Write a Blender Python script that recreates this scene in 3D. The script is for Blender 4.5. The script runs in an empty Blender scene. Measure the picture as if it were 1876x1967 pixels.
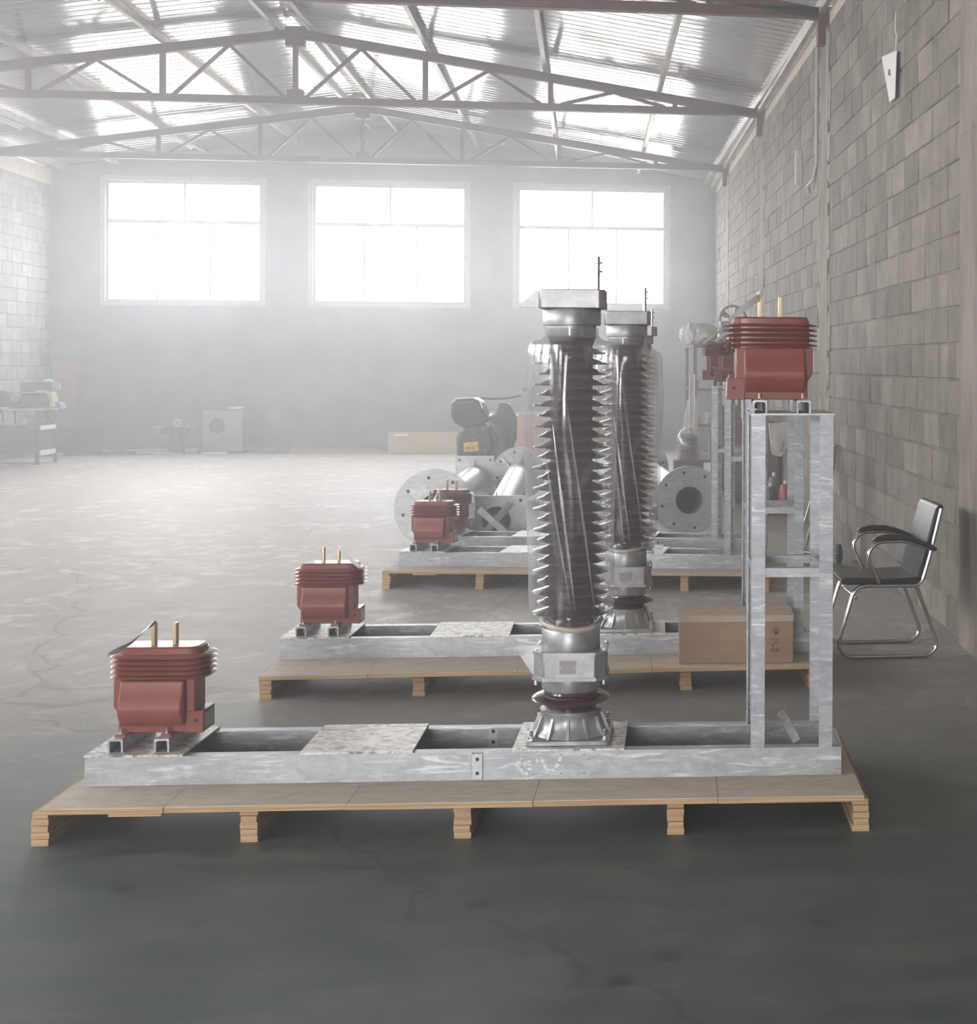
import bpy, bmesh, math, random
from mathutils import Vector, Matrix
random.seed(7)
PI = math.pi
C = bpy.context.scene.collection
S = bpy.context.scene

# ---------------------------------------------------------------- camera
F_PX, CX, CV = 2800.0, 1494.0, 698.0
cam_d = bpy.data.cameras.new('camera'); cam = bpy.data.objects.new('camera', cam_d); C.objects.link(cam)
cam_d.sensor_fit = 'HORIZONTAL'; cam_d.sensor_width = 36.0
cam_d.lens = F_PX / 1876 * 36
cam_d.shift_x = (938 - CX) / 1876; cam_d.shift_y = (CV - 983.5) / 1876
cam_d.clip_end = 300
cam.matrix_world = Matrix.Translation((0, 0, 1.5)) @ Matrix.Rotation(-math.radians(7.4069), 4, 'Z') @ Matrix.Rotation(PI/2, 4, 'X') @ Matrix.Rotation(math.radians(.19), 4, 'Z')
S.camera = cam

# ---------------------------------------------------------------- world, exposure
w = bpy.data.worlds.new('sky'); S.world = w; w.use_nodes = True
bg = w.node_tree.nodes['Background']
bg.inputs['Color'].default_value = (1.0, .970, .995, 1); bg.inputs['Strength'].default_value = 9.0
S.view_settings.view_transform = 'Standard'; S.view_settings.look = 'None'
S.view_settings.gamma = 1.0; S.view_settings.use_curve_mapping = False
S.view_settings.exposure = 1.4
cy = S.cycles
cy.max_bounces = 10; cy.diffuse_bounces = 5; cy.glossy_bounces = 5; cy.transmission_bounces = 6
cy.transparent_max_bounces = 16; cy.volume_bounces = 2
cy.sample_clamp_indirect = 6.0; cy.sample_clamp_direct = 0
cy.use_denoising = True
cy.caustics_reflective = False; cy.caustics_refractive = False
cy.volume_step_rate = 4.0

def portal(name, loc, rot, sx, sy):
    l = bpy.data.lights.new(name, 'AREA'); l.shape = 'RECTANGLE'; l.size = sx; l.size_y = sy
    l.cycles.is_portal = True
    o = bpy.data.objects.new(name, l); C.objects.link(o); o.location = loc; o.rotation_euler = rot
WINX = ((-7.95, -5.45), (-4.62, -2.08), (-1.22, 1.33))      # the three windows of the end wall
WZ0, WZ1 = 2.49, 4.51
YB = 25.4                                                   # inner face of the end wall
YR = -7.0                                                   # inner face of the wall behind the camera
XL = -8.8
ADDED_SIDEW = ((-4.6, -1.1), (.5, 4.1), (5.7, 9.3), (10.8, 14.4), (15.9, 19.4))  # unseen windows added in the left wall to supply daylight
ADDED_GATE = (-4.6, -1.2, 3.2)  # unseen gateway added behind the camera, sized for the light it lets in
for a, b in WINX:
    portal('window_daylight', ((a+b)/2, YB+.32, (WZ0+WZ1)/2), (-PI/2, 0, 0), b-a, WZ1-WZ0)
for a, b in ADDED_SIDEW:
    portal('window_daylight', (XL-.32, (a+b)/2, (WZ0+WZ1)/2), (0, -PI/2, 0), WZ1-WZ0, b-a)
portal('added_gate_daylight', ((ADDED_GATE[0]+ADDED_GATE[1])/2, YR-.3, ADDED_GATE[2]/2), (PI/2, 0, 0), ADDED_GATE[1]-ADDED_GATE[0], ADDED_GATE[2])

# ---------------------------------------------------------------- materials
def new_mat(name):
    m = bpy.data.materials.new(name); m.use_nodes = True
    nt = m.node_tree; return m, nt, nt.nodes['Principled BSDF']
def ramp(nt, src, stops):
    r = nt.nodes.new('ShaderNodeValToRGB'); e = r.color_ramp.elements
    while len(e) < len(stops): e.new(.5)
    for k, (p, c) in enumerate(stops):
        e[k].position = p; e[k].color = (*c, 1) if len(c) == 3 else c
    nt.links.new(src, r.inputs[0]); return r.outputs[0]
def coords(nt, scale=(1, 1, 1), kind='Object'):
    tc = nt.nodes.new('ShaderNodeTexCoord'); mp = nt.nodes.new('ShaderNodeMapping')
    mp.inputs['Scale'].default_value = scale
    nt.links.new(tc.outputs[kind], mp.inputs[0]); return mp.outputs[0]
def noise(nt, co, scale, detail=5, rough=.55, dist=0):
    n = nt.nodes.new('ShaderNodeTexNoise'); nt.links.new(co, n.inputs['Vector'])
    n.inputs['Scale'].default_value = scale; n.inputs['Detail'].default_value = detail
    n.inputs['Roughness'].default_value = rough; n.inputs['Distortion'].default_value = dist
    return n.outputs[0]
def mix(nt, fac, a, b, mode='MIX'):
    n = nt.nodes.new('ShaderNodeMix'); n.data_type = 'RGBA'; n.blend_type = mode
    for s, v in ((n.inputs[0], fac), (n.inputs[6], a), (n.inputs[7], b)):
        if hasattr(v, 'is_output'): nt.links.new(v, s)
        elif isinstance(v, (int, float)): s.default_value = v
        else: s.default_value = (*v, 1)
    return n.outputs[2]
def math_n(nt, op, a, b=None):
    n = nt.nodes.new('ShaderNodeMath'); n.operation = op
    for s, v in ((n.inputs[0], a), (n.inputs[1], b)):
        if v is None: continue
        if hasattr(v, 'is_output'): nt.links.new(v, s)
        else: s.default_value = v
    return n.outputs[0]
def bump(nt, bsdf, h, strength=.3, dist=.01):
    b = nt.nodes.new('ShaderNodeBump'); b.inputs['Strength'].default_value = strength; b.inputs['Distance'].default_value = dist
    nt.links.new(h, b.inputs['Height']); nt.links.new(b.outputs[0], bsdf.inputs['Normal'])
def mat(name, c1, c2=None, rough=.5, metal=0., scale=8., stretch=(1, 1, 1), lo=.35, hi=.65, bmp=0., bdist=.004, bscale=None, detail=5, coat=0., spec=None):
    m, nt, b = new_mat(name)
    b.inputs['Roughness'].default_value = rough; b.inputs['Metallic'].default_value = metal
    if coat: b.inputs['Coat Weight'].default_value = coat; b.inputs['Coat Roughness'].default_value = .08
    if spec is not None: b.inputs['Specular IOR Level'].default_value = spec
    if c2 is None: b.inputs['Base Color'].default_value = (*c1, 1)
    else:
        co = coords(nt, stretch); n = noise(nt, co, scale, detail)
        nt.links.new(ramp(nt, n, ((lo, c1), (hi, c2))), b.inputs['Base Color'])
    if bmp:
        co2 = coords(nt, stretch); bump(nt, b, noise(nt, co2, bscale or scale*3, 6), bmp, bdist)
    return m

def m_galv(name, c1, c2, metal=.55, rough=.38):
    m, nt, b = new_mat(name); co = coords(nt)
    n1 = noise(nt, coords(nt, (1.2, 3, 3)), 6, 7, .65, 1.2)
    vor = nt.nodes.new('ShaderNodeTexVoronoi'); vor.inputs['Scale'].default_value = 55; nt.links.new(co, vor.inputs['Vector'])
    base = ramp(nt, n1, ((.3, c1), (.68, c2)))
    spang = ramp(nt, vor.outputs['Color'], ((0, (.9, .9, .9)), (1, (1.04, 1.04, 1.04))))
    c = mix(nt, 1.0, base, spang, 'MULTIPLY')
    cs = nt.nodes.new('ShaderNodeMapping'); cs.inputs['Rotation'].default_value = (.2, .75, 0); cs.inputs['Scale'].default_value = (1.2, 3, 9)
    nt.links.new(co, cs.inputs[0]); st = noise(nt, cs.outputs[0], 4.5, 7, .68, 1.0)
    c = mix(nt, ramp(nt, st, ((.54, (0, 0, 0)), (.66, (.85, .85, .85)))), c, (.78, .79, .80))
    nt.links.new(c, b.inputs['Base Color'])
    b.inputs['Metallic'].default_value = metal
    r = nt.nodes.new('ShaderNodeMapRange'); nt.links.new(n1, r.inputs[0]); r.inputs[3].default_value = rough-.08; r.inputs[4].default_value = rough+.14
    nt.links.new(r.outputs[0], b.inputs['Roughness'])
    bump(nt, b, st, .15, .002)
    return m
GALV = m_galv('galvanised_steel', (.34, .36, .38), (.53, .545, .56))
GALVD = m_galv('galvanised_plate', (.46, .48, .50), (.66, .66, .67), .5, .42)
def m_dirty_plate():
    m, nt, b = new_mat('spattered_zinc_plate'); co = coords(nt, (1.3, 2.2, 1))
    n = noise(nt, co, 9, 8, .7, 2.5)
    nt.links.new(ramp(nt, n, ((.38, (.24, .205, .175)), (.46, (.52, .48, .43)), (.54, (.80, .78, .72)))), b.inputs['Base Color'])
    b.inputs['Metallic'].default_value = .25; b.inputs['Roughness'].default_value = .4
    bump(nt, b, n, .4, .003); return m
PLATE = m_dirty_plate()
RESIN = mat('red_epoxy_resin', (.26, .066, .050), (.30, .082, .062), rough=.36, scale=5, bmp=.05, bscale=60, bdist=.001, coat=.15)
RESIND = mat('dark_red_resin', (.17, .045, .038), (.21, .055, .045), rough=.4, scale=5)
BRASS = mat('brass', (.62, .48, .27), (.52, .40, .22), rough=.32, metal=.9, scale=20)
STEEL = mat('bright_steel', (.62, .61, .60), (.5, .5, .5), rough=.3, metal=.9, scale=30)
SILVER = mat('silver_paint_casting', (.34, .34, .345), (.44, .44, .445), rough=.40, metal=.65, scale=14, lo=.42, hi=.58, bmp=.3, bscale=40, bdist=.003)
PORC = mat('brown_porcelain', (.050, .024, .025), (.068, .032, .032), rough=.16, scale=4, coat=.6)
CHROME = mat('chrome_tube', (.62, .61, .58), rough=.14, metal=1.)
LEATHER = mat('black_leatherette', (.018, .017, .017), (.03, .028, .027), rough=.32, scale=12, bmp=.25, bscale=14, bdist=.006)
BLACKP = mat('black_plastic', (.02, .018, .018), (.028, .026, .026), rough=.4, scale=10)
PAPER = mat('white_paper', (.82, .80, .77), rough=.7)
CARD = mat('brown_cardboard', (.33, .215, .145), (.38, .25, .17), rough=.75, scale=3, stretch=(1, 1, 6), bmp=.1)
CARDE = mat('worn_cardboard_edge', (.48, .37, .28), (.56, .46, .36), rough=.8, scale=20)
CARDY = mat('yellowish_cardboard', (.50, .40, .22), (.54, .44, .26), rough=.8, scale=4)
PRINT = mat('dark_print', (.055, .035, .03), rough=.7)
WHITEP = mat('white_paint', (.94, .94, .94), rough=.6)
PRIMER = mat('red_oxide_primer', (.12, .060, .062), (.16, .080, .080), rough=.55, scale=4)
PURL = mat('galvanised_purlin', (.42, .39, .37), (.58, .54, .50), rough=.4, metal=.5, scale=5)
DARKM = mat('dark_machine_paint', (.06, .065, .068), (.10, .10, .10), rough=.45, scale=6)
GREYM = mat('grey_machine_paint', (.22, .25, .24), (.27, .29, .28), rough=.5, scale=6)
RUST = mat('red_brown_steel', (.11, .062, .052), (.16, .085, .07), rough=.6, scale=4)
BOARD = mat('thin_brown_board', (.44, .25, .16), (.48, .29, .19), rough=.7, scale=3)
BLUEP = mat('blue_plastic', (.09, .13, .32), rough=.5)
GLASS_B = mat('dark_bottle', (.02, .035, .05), rough=.2)
REDB = mat('red_canister_paint', (.28, .03, .03), (.36, .05, .04), rough=.35, scale=9)
YELP = mat('yellow_plate', (.75, .48, .06), rough=.45)
TAILR = mat('red_lens', (.55, .03, .03), rough=.2)
WOOD = mat('pale_timber', (.50, .36, .22), (.60, .45, .29), rough=.7, scale=10, stretch=(1, 8, 8))
CLOTH = mat('pale_cloth_and_film', (.55, .52, .48), (.7, .67, .63), rough=.6, scale=8, bmp=.4)
LEAF = mat('dry_leaf', (.40, .34, .26), rough=.8)
WIRE = mat('pale_conduit', (.50, .49, .46), rough=.5)
WINFR = mat('window_frame_paint', (.32, .34, .37), rough=.5)

def m_ply_top():
    m, nt, b = new_mat('plywood_face'); co = coords(nt, (1, 2.2, 1))
    n = noise(nt, co, 3.2, 6, .6, 3.5)
    g = noise(nt, coords(nt, (1.5, 14, 1)), 5, 4, .5, 1.5)
    c = mix(nt, .5, ramp(nt, n, ((.30, (.46, .38, .29)), (.5, (.64, .55, .44)), (.7, (.70, .62, .52)))), ramp(nt, g, ((.35, (.50, .42, .33)), (.62, (.70, .62, .51)))))
    nt.links.new(c, b.inputs['Base Color']); b.inputs['Roughness'].default_value = .62; return m
PLYT = m_ply_top()
def m_ply_edge():
    m, nt, b = new_mat('plywood_edge'); co = coords(nt, (3, 3, 260))
    n = noise(nt, co, 1, 2, .5)
    nt.links.new(ramp(nt, n, ((.38, (.46, .29, .14)), (.6, (.66, .47, .27)))), b.inputs['Base Color'])
    b.inputs['Roughness'].default_value = .75; return m
PLYE = m_ply_edge()

def m_floor():
    m, nt, b = new_mat('stained_concrete_floor'); co = coords(nt, (1, 1, 1))
    big = noise(nt, co, .35, 6, .55, .6)
    mid = noise(nt, coords(nt, (1, 2.2, 1)), 2.6, 8, .62, .5)
    c = mix(nt, .5, ramp(nt, big, ((.40, (.042, .066, .060)), (.52, (.078, .092, .085)), (.62, (.13, .130, .120)))),
            ramp(nt, mid, ((.38, (.036, .058, .052)), (.5, (.078, .094, .087)), (.64, (.145, .142, .130)))))
    # round damp spots
    v = nt.nodes.new('ShaderNodeTexVoronoi'); v.inputs['Scale'].default_value = 4.2; v.inputs['Randomness'].default_value = 1; nt.links.new(coords(nt, (1, 1, 0)), v.inputs['Vector'])
    sp = ramp(nt, v.outputs['Distance'], ((.10, (.50, .54, .53)), (.20, (1, 1, 1))))
    gate = ramp(nt, noise(nt, co, .9, 3), ((.44, (0, 0, 0)), (.52, (1, 1, 1))))
    sp2 = mix(nt, gate, (1, 1, 1), sp)
    c = mix(nt, 1., c, sp2, 'MULTIPLY')
    # pale scuffed patches, over a base paled towards the windows to paint their light
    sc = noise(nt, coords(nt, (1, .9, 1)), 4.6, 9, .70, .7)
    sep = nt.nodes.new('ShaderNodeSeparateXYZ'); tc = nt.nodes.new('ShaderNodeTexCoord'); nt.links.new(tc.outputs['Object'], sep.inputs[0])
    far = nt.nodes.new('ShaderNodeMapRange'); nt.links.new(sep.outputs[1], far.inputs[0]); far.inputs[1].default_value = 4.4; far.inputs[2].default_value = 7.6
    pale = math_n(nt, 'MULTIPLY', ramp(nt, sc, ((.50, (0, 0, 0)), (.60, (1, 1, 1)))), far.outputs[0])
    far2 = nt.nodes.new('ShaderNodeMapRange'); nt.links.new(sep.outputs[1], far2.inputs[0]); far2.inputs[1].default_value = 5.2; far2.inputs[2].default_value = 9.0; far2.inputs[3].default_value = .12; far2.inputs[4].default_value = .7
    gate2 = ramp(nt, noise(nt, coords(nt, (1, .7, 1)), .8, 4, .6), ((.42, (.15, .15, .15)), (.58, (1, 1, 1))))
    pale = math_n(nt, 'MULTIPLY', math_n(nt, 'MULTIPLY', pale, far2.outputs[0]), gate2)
    lit_base = mix(nt, math_n(nt, 'MULTIPLY', far.outputs[0], .7), c, (.56, .505, .45))  # paler with distance: window light put into the floor colour
    c = mix(nt, pale, lit_base, (.72, .675, .61))
    # thin cracks
    vc = nt.nodes.new('ShaderNodeTexVoronoi'); vc.feature = 'DISTANCE_TO_EDGE'; vc.inputs['Scale'].default_value = .22
    nco = nt.nodes.new('ShaderNodeTexNoise'); nco.inputs['Scale'].default_value = 3; nt.links.new(co, nco.inputs['Vector'])
    va = nt.nodes.new('ShaderNodeVectorMath'); va.operation = 'MULTIPLY_ADD'; nt.links.new(nco.outputs['Color'], va.inputs[0]); va.inputs[1].default_value = (.5, .5, 0); nt.links.new(co, va.inputs[2])
    nt.links.new(va.outputs[0], vc.inputs['Vector'])
    cr = ramp(nt, vc.outputs['Distance'], ((.0, (.72, .72, .72)), (.0018, (1, 1, 1))))
    c = mix(nt, 1., c, cr, 'MULTIPLY')
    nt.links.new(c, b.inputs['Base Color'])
    rr = nt.nodes.new('ShaderNodeMapRange'); nt.links.new(mid, rr.inputs[0]); rr.inputs[3].default_value = .40; rr.inputs[4].default_value = .68
    nt.links.new(rr.outputs[0], b.inputs['Roughness'])
    bump(nt, b, sc, .12, .003); return m
FLOOR = m_floor()

def m_block(name, c1, c2, c3):
    m, nt, b = new_mat(name)
    oi = nt.nodes.new('ShaderNodeObjectInfo'); ge = nt.nodes.new('ShaderNodeNewGeometry')
    rnd = math_n(nt, 'FRACT', math_n(nt, 'ADD', oi.outputs['Random'], ge.outputs['Random Per Island']))
    base = ramp(nt, rnd, ((0, c1), (.5, c2), (1, c3)))
    tc = nt.nodes.new('ShaderNodeTexCoord'); mp = nt.nodes.new('ShaderNodeMapping'); nt.links.new(ge.outputs['Position'], mp.inputs[0])
    mp.inputs['Scale'].default_value = (1, 1, .8)
    n = noise(nt, mp.outputs[0], 5, 7, .65)
    c = mix(nt, 1., base, ramp(nt, n, ((.3, (.72, .72, .72)), (.68, (1.18, 1.17, 1.15)))), 'MULTIPLY')
    nt.links.new(c, b.inputs['Base Color']); b.inputs['Roughness'].default_value = .9
    mp2 = nt.nodes.new('ShaderNodeMapping'); nt.links.new(ge.outputs['Position'], mp2.inputs[0])
    bump(nt, b, noise(nt, mp2.outputs[0], 45, 6, .7), .5, .006); return m
BLOCK = m_block('grey_concrete_block', (.203, .178, .152), (.258, .229, .198), (.315, .283, .246))
BLOCKL = m_block('pale_concrete_block', (.28, .265, .25), (.33, .31, .29), (.38, .36, .335))
MORTAR = mat('recessed_mortar', (.17, .155, .14), (.30, .275, .25), rough=.95, scale=4, bmp=.5)
PILAS = mat('concrete_column_face', (.22, .19, .155), (.33, .295, .25), rough=.9, scale=5, stretch=(1, 1, .3), bmp=.9, bdist=.02, bscale=18)
SMEAR = mat('mortar_smear', (.36, .335, .30), (.44, .41, .37), rough=.9, scale=12, bmp=.5)
PLASTER = mat('grey_cement_render', (.22, .22, .225), (.29, .29, .29), rough=.9, scale=1.5, bmp=.3)
EAVE = mat('cream_plaster', (.62, .55, .44), (.72, .66, .55), rough=.85, scale=8, bmp=.4)
GROUND = mat('yard_concrete', (.34, .33, .31), (.42, .41, .38), rough=.9, scale=.5)

def m_ceiling():
    m, nt, b = new_mat('silver_corrugated_sheet')
    n = noise(nt, coords(nt, (.5, 3, 1)), 2.2, 5, .55)
    nt.links.new(ramp(nt, n, ((.3, (.56, .57, .575)), (.7, (.68, .685, .69)))), b.inputs['Base Color'])
    b.inputs['Metallic'].default_value = .7; b.inputs['Roughness'].default_value = .13
    bump(nt, b, noise(nt, coords(nt, (.25, 2.2, 1)), 3.2, 5, .6), .22, .02); return m
CEIL = m_ceiling()
def m_pane():
    m = bpy.data.materials.new('window_glass'); m.use_nodes = True; nt = m.node_tree; nt.nodes.clear()
    o = nt.nodes.new('ShaderNodeOutputMaterial'); mx = nt.nodes.new('ShaderNodeMixShader'); t = nt.nodes.new('ShaderNodeBsdfTransparent'); g = nt.nodes.new('ShaderNodeBsdfGlossy')
    t.inputs[0].default_value = (.93, .95, .95, 1); g.inputs['Roughness'].default_value = .05
    mx.inputs[0].default_value = .07
    nt.links.new(t.outputs[0], mx.inputs[1]); nt.links.new(g.outputs[0], mx.inputs[2]); nt.links.new(mx.outputs[0], o.inputs[0]); return m
PANE = m_pane()
def m_film(name, milk=.11, gl=.10):
    m = bpy.data.materials.new(name); m.use_nodes = True; nt = m.node_tree; nt.nodes.clear()
    o = nt.nodes.new('ShaderNodeOutputMaterial'); t = nt.nodes.new('ShaderNodeBsdfTransparent'); t.inputs[0].default_value = (.97, .97, .97, 1)
    g = nt.nodes.new('ShaderNodeBsdfGlossy'); g.inputs['Roughness'].default_value = .12; g.inputs['Color'].default_value = (.95, .95, .95, 1)
    d = nt.nodes.new('ShaderNodeBsdfTranslucent'); d.inputs[0].default_value = (.9, .9, .9, 1)
    dd = nt.nodes.new('ShaderNodeBsdfDiffuse'); dd.inputs[0].default_value = (.85, .85, .85, 1)
    ad = nt.nodes.new('ShaderNodeMixShader'); nt.links.new(d.outputs[0], ad.inputs[1]); nt.links.new(dd.outputs[0], ad.inputs[2])
    tc = nt.nodes.new('ShaderNodeTexCoord'); mp = nt.nodes.new('ShaderNodeMapping'); mp.inputs['Scale'].default_value = (5, 5, .9); mp.inputs['Rotation'].default_value = (.05, .30, 0)
    nt.links.new(tc.outputs['Object'], mp.inputs[0])
    n = noise(nt, mp.outputs[0], 2.0, 2, .5, .0)
    ridge = ramp(nt, n, ((.46, (0, 0, 0)), (.50, (1, 1, 1)), (.54, (0, 0, 0))))
    lw = nt.nodes.new('ShaderNodeLayerWeight'); lw.inputs[0].default_value = .35
    f = math_n(nt, 'ADD', math_n(nt, 'MULTIPLY', lw.outputs['Facing'], .30), .05)
    f = math_n(nt, 'ADD', f, math_n(nt, 'MULTIPLY', ridge, gl))
    bm = nt.nodes.new('ShaderNodeBump'); bm.inputs['Strength'].default_value = .5; bm.inputs['Distance'].default_value = .012
    nt.links.new(n, bm.inputs['Height'])
    for s in (g, d, dd): nt.links.new(bm.outputs[0], s.inputs['Normal'])
    m1 = nt.nodes.new('ShaderNodeMixShader'); nt.links.new(f, m1.inputs[0]); nt.links.new(t.outputs[0], m1.inputs[1]); nt.links.new(g.outputs[0], m1.inputs[2])
    m2 = nt.nodes.new('ShaderNodeMixShader'); fm = math_n(nt, 'ADD', math_n(nt, 'MULTIPLY', ridge, .10), milk)
    nt.links.new(fm, m2.inputs[0]); nt.links.new(m1.outputs[0], m2.inputs[1]); nt.links.new(ad.outputs[0], m2.inputs[2])
    nt.links.new(m2.outputs[0], o.inputs[0]); return m
FILM = m_film('clear_plastic_film')

# ---------------------------------------------------------------- mesh helpers
class MB:
    def __init__(s): s.v = []; s.f = []
    def add(s, vs, fs, M=None):
        k = len(s.v)
        s.v += [tuple(M @ Vector(p)) if M else tuple(p) for p in vs]
        s.f += [tuple(i+k for i in f) for f in fs]; return s
    def box(s, x0, x1, y0, y1, z0, z1, M=None):
        vs = [(x, y, z) for z in (z0, z1) for y in (y0, y1) for x in (x0, x1)]
        return s.add(vs, [(0, 2, 3, 1), (4, 5, 7, 6), (0, 1, 5, 4), (2, 6, 7, 3), (0, 4, 6, 2), (1, 3, 7, 5)], M)
    def prism(s, poly, a, b, axis='y', M=None):
        n = len(poly)
        def P(p, t): return {'y': (p[0], t, p[1]), 'x': (t, p[0], p[1]), 'z': (p[0], p[1], t)}[axis]
        vs = [P(p, a) for p in poly] + [P(p, b) for p in poly]
        fs = [tuple(range(n)), tuple(range(2*n-1, n-1, -1))] + [(i, (i+1) % n, n+(i+1) % n, n+i) for i in range(n)]
        return s.add(vs, fs, M)
    def lathe(s, prof, n=32, M=None, caps=True, wob=None):
        vs = []; fs = []
        for j, (r, z) in enumerate(prof):
            for i in range(n):
                a = 2*PI*i/n; rr = r*(wob(a, z) if wob else 1)
                vs.append((rr*math.cos(a), rr*math.sin(a), z))
        for j in range(len(prof)-1):
            for i in range(n):
                fs.append((j*n+i, j*n+(i+1) % n, (j+1)*n+(i+1) % n, (j+1)*n+i))
        if caps:
            fs.append(tuple(range(n-1, -1, -1))); k = (len(prof)-1)*n; fs.append(tuple(range(k, k+n)))
        return s.add(vs, fs, M)
    def rod(s, p, q, r, n=12, r2=None):
        p, q = Vector(p), Vector(q); d = q-p; L = d.length
        M = Matrix.Translation(p) @ d.to_track_quat('Z', 'Y').to_matrix().to_4x4()
        return s.lathe([(r, 0), (r if r2 is None else r2, L)], n, M)
    def bar(s, p, q, wa, wb, up=(0, 0, 1)):
        p, q = Vector(p), Vector(q); d = (q-p); L = d.length; d.normalize(); u = Vector(up)
        if abs(d.dot(u)) > .98: u = Vector((1, 0, 0))
        x = d.cross(u).normalized(); y = x.cross(d).normalized()
        M = Matrix((x, y, d)).transposed().to_4x4(); M = Matrix.Translation(p) @ M
        return s.box(-wa/2, wa/2, -wb/2, wb/2, 0, L, M)
    def tube(s, pts, r, n=10, closed=False):
        P = [Vector(p) for p in pts]; k = len(s.v); N = len(P); up = None
        for i, p in enumerate(P):
            if closed: t = (P[(i+1) % N]-P[i-1]).normalized()
            else: t = (P[min(i+1, N-1)]-P[max(i-1, 0)]).normalized()
            if up is None:
                up = Vector((0, 0, 1)) if abs(t.z) < .9 else Vector((1, 0, 0))
            x = t.cross(up).normalized(); up = x.cross(t).normalized()
            for j in range(n):
                a = 2*PI*j/n; s.v.append(tuple(p + r*(math.cos(a)*x+math.sin(a)*up)))
        for i in range(N if closed else N-1):
            for j in range(n):
                a = k+i*n; b = k+((i+1) % N)*n
                s.f.append((a+j, a+(j+1) % n, b+(j+1) % n, b+j))
        if not closed:
            s.f.append(tuple(k+j for j in range(n-1, -1, -1))); s.f.append(tuple(k+(N-1)*n+j for j in range(n)))
        return s
    def torus(s, R, r, M=None, n=40, m=10):
        vs = []; fs = []
        for i in range(n):
            a = 2*PI*i/n
            for j in range(m):
                b = 2*PI*j/m; q = R+r*math.cos(b); vs.append((q*math.cos(a), q*math.sin(a), r*math.sin(b)))
        for i in range(n):
            for j in range(m): fs.append((i*m+j, ((i+1) % n)*m+j, ((i+1) % n)*m+(j+1) % m, i*m+(j+1) % m))
        return s.add(vs, fs, M)
    def blob(s, c, rx, ry, rz, n=16, jit=0., M=None):
        vs = []; fs = []; m = n//2
        for j in range(1, m):
            t = PI*j/m
            for i in range(n):
                a = 2*PI*i/n; k = 1+(jit*(.55*math.sin(3*a+2.3*t+c[0]*9)+.45*math.sin(5*a-4*t+1.7)+.4*math.sin(9*a+7*t+c[2]*5)) if n > 9 else random.uniform(-jit, jit))
                vs.append((c[0]+rx*k*math.sin(t)*math.cos(a), c[1]+ry*k*math.sin(t)*math.sin(a), c[2]+rz*k*math.cos(t)))
        for j in range(m-2):
            for i in range(n): fs.append((j*n+i, j*n+(i+1) % n, (j+1)*n+(i+1) % n, (j+1)*n+i))
        top = len(vs); vs.append((c[0], c[1], c[2]+rz)); vs.append((c[0], c[1], c[2]-rz))
        for i in range(n): fs.append((top, i, (i+1) % n)); fs.append((top+1, (m-2)*n+(i+1) % n, (m-2)*n+i))
        return s.add(vs, fs, M)
    def mesh(s, name, smooth=True, weld=False):
        me = bpy.data.meshes.new(name); me.from_pydata(s.v, [], s.f)
        bm = bmesh.new(); bm.from_mesh(me)
        if weld: bmesh.ops.remove_doubles(bm, verts=bm.verts, dist=1e-5)
        bmesh.ops.recalc_face_normals(bm, faces=bm.faces); bm.to_mesh(me); bm.free()
        if smooth:
            me.polygons.foreach_set('use_smooth', [True]*len(me.polygons)); me.set_sharp_from_angle(angle=math.radians(38))
        return me
def ob(name, mb, m, parent=None, loc=None, rot=None, bevel=0, smooth=True):
    me = mb.mesh(name, smooth) if isinstance(mb, MB) else mb
    o = bpy.data.objects.new(name, me); C.objects.link(o)
    if m and not me.materials: me.materials.append(m)
    if parent: o.parent = parent
    if loc: o.location = loc
    if rot: o.rotation_euler = rot
    if bevel:
        b = o.modifiers.new('bevel', 'BEVEL'); b.width = bevel; b.segments = 2; b.limit_method = 'ANGLE'; b.angle_limit = math.radians(40)
    return o
def tag(o, label=None, cat=None, group=None, kind=None):
    if label: o['label'] = label
    if cat: o['category'] = cat
    if group: o['group'] = group
    if kind: o['kind'] = kind
    return o
def thing(name, label, cat, loc=(0, 0, 0), rz=0, group=None, kind=None):
    o = bpy.data.objects.new(name, None); C.objects.link(o); o.location = loc; o.rotation_euler = (0, 0, rz)
    o.empty_display_size = .1
    return tag(o, label, cat, group, kind)
def tree_copy(root, loc, rz, label):
    def cp(o, par):
        c = o.copy(); C.objects.link(c); c.parent = par
        for ch in o.children: cp(ch, c)
        return c
    r = cp(root, None); r.location = loc; r.rotation_euler = (0, 0, rz); r['label'] = label; return r
def fillet(pts, rad, n=6):
    """polyline with its inner corners rounded"""
    P = [Vector(p) for p in pts]; out = [P[0]]
    for i in range(1, len(P)-1):
        a, b, c = P[i-1], P[i], P[i+1]; r = rad if not isinstance(rad, (list, tuple)) else rad[i-1]
        u = (a-b); v = (c-b); l = min(r, u.length*.49, v.length*.49); p0 = b+u.normalized()*l; p1 = b+v.normalized()*l
        for k in range(n+1):
            t = k/n; out.append(p0*(1-t)**2+b*2*t*(1-t)+p1*t*t)
    out.append(P[-1]); return out
def rounded(x0, x1, y0, y1, r, n=5):
    pts = []
    for cx_, cy_, a0 in ((x1-r, y1-r, 0), (x0+r, y1-r, PI/2), (x0+r, y0+r, PI), (x1-r, y0+r, 1.5*PI)):
        for k in range(n+1):
            a = a0+PI/2*k/n; pts.append((cx_+r*math.cos(a), cy_+r*math.sin(a)))
    return pts
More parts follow.
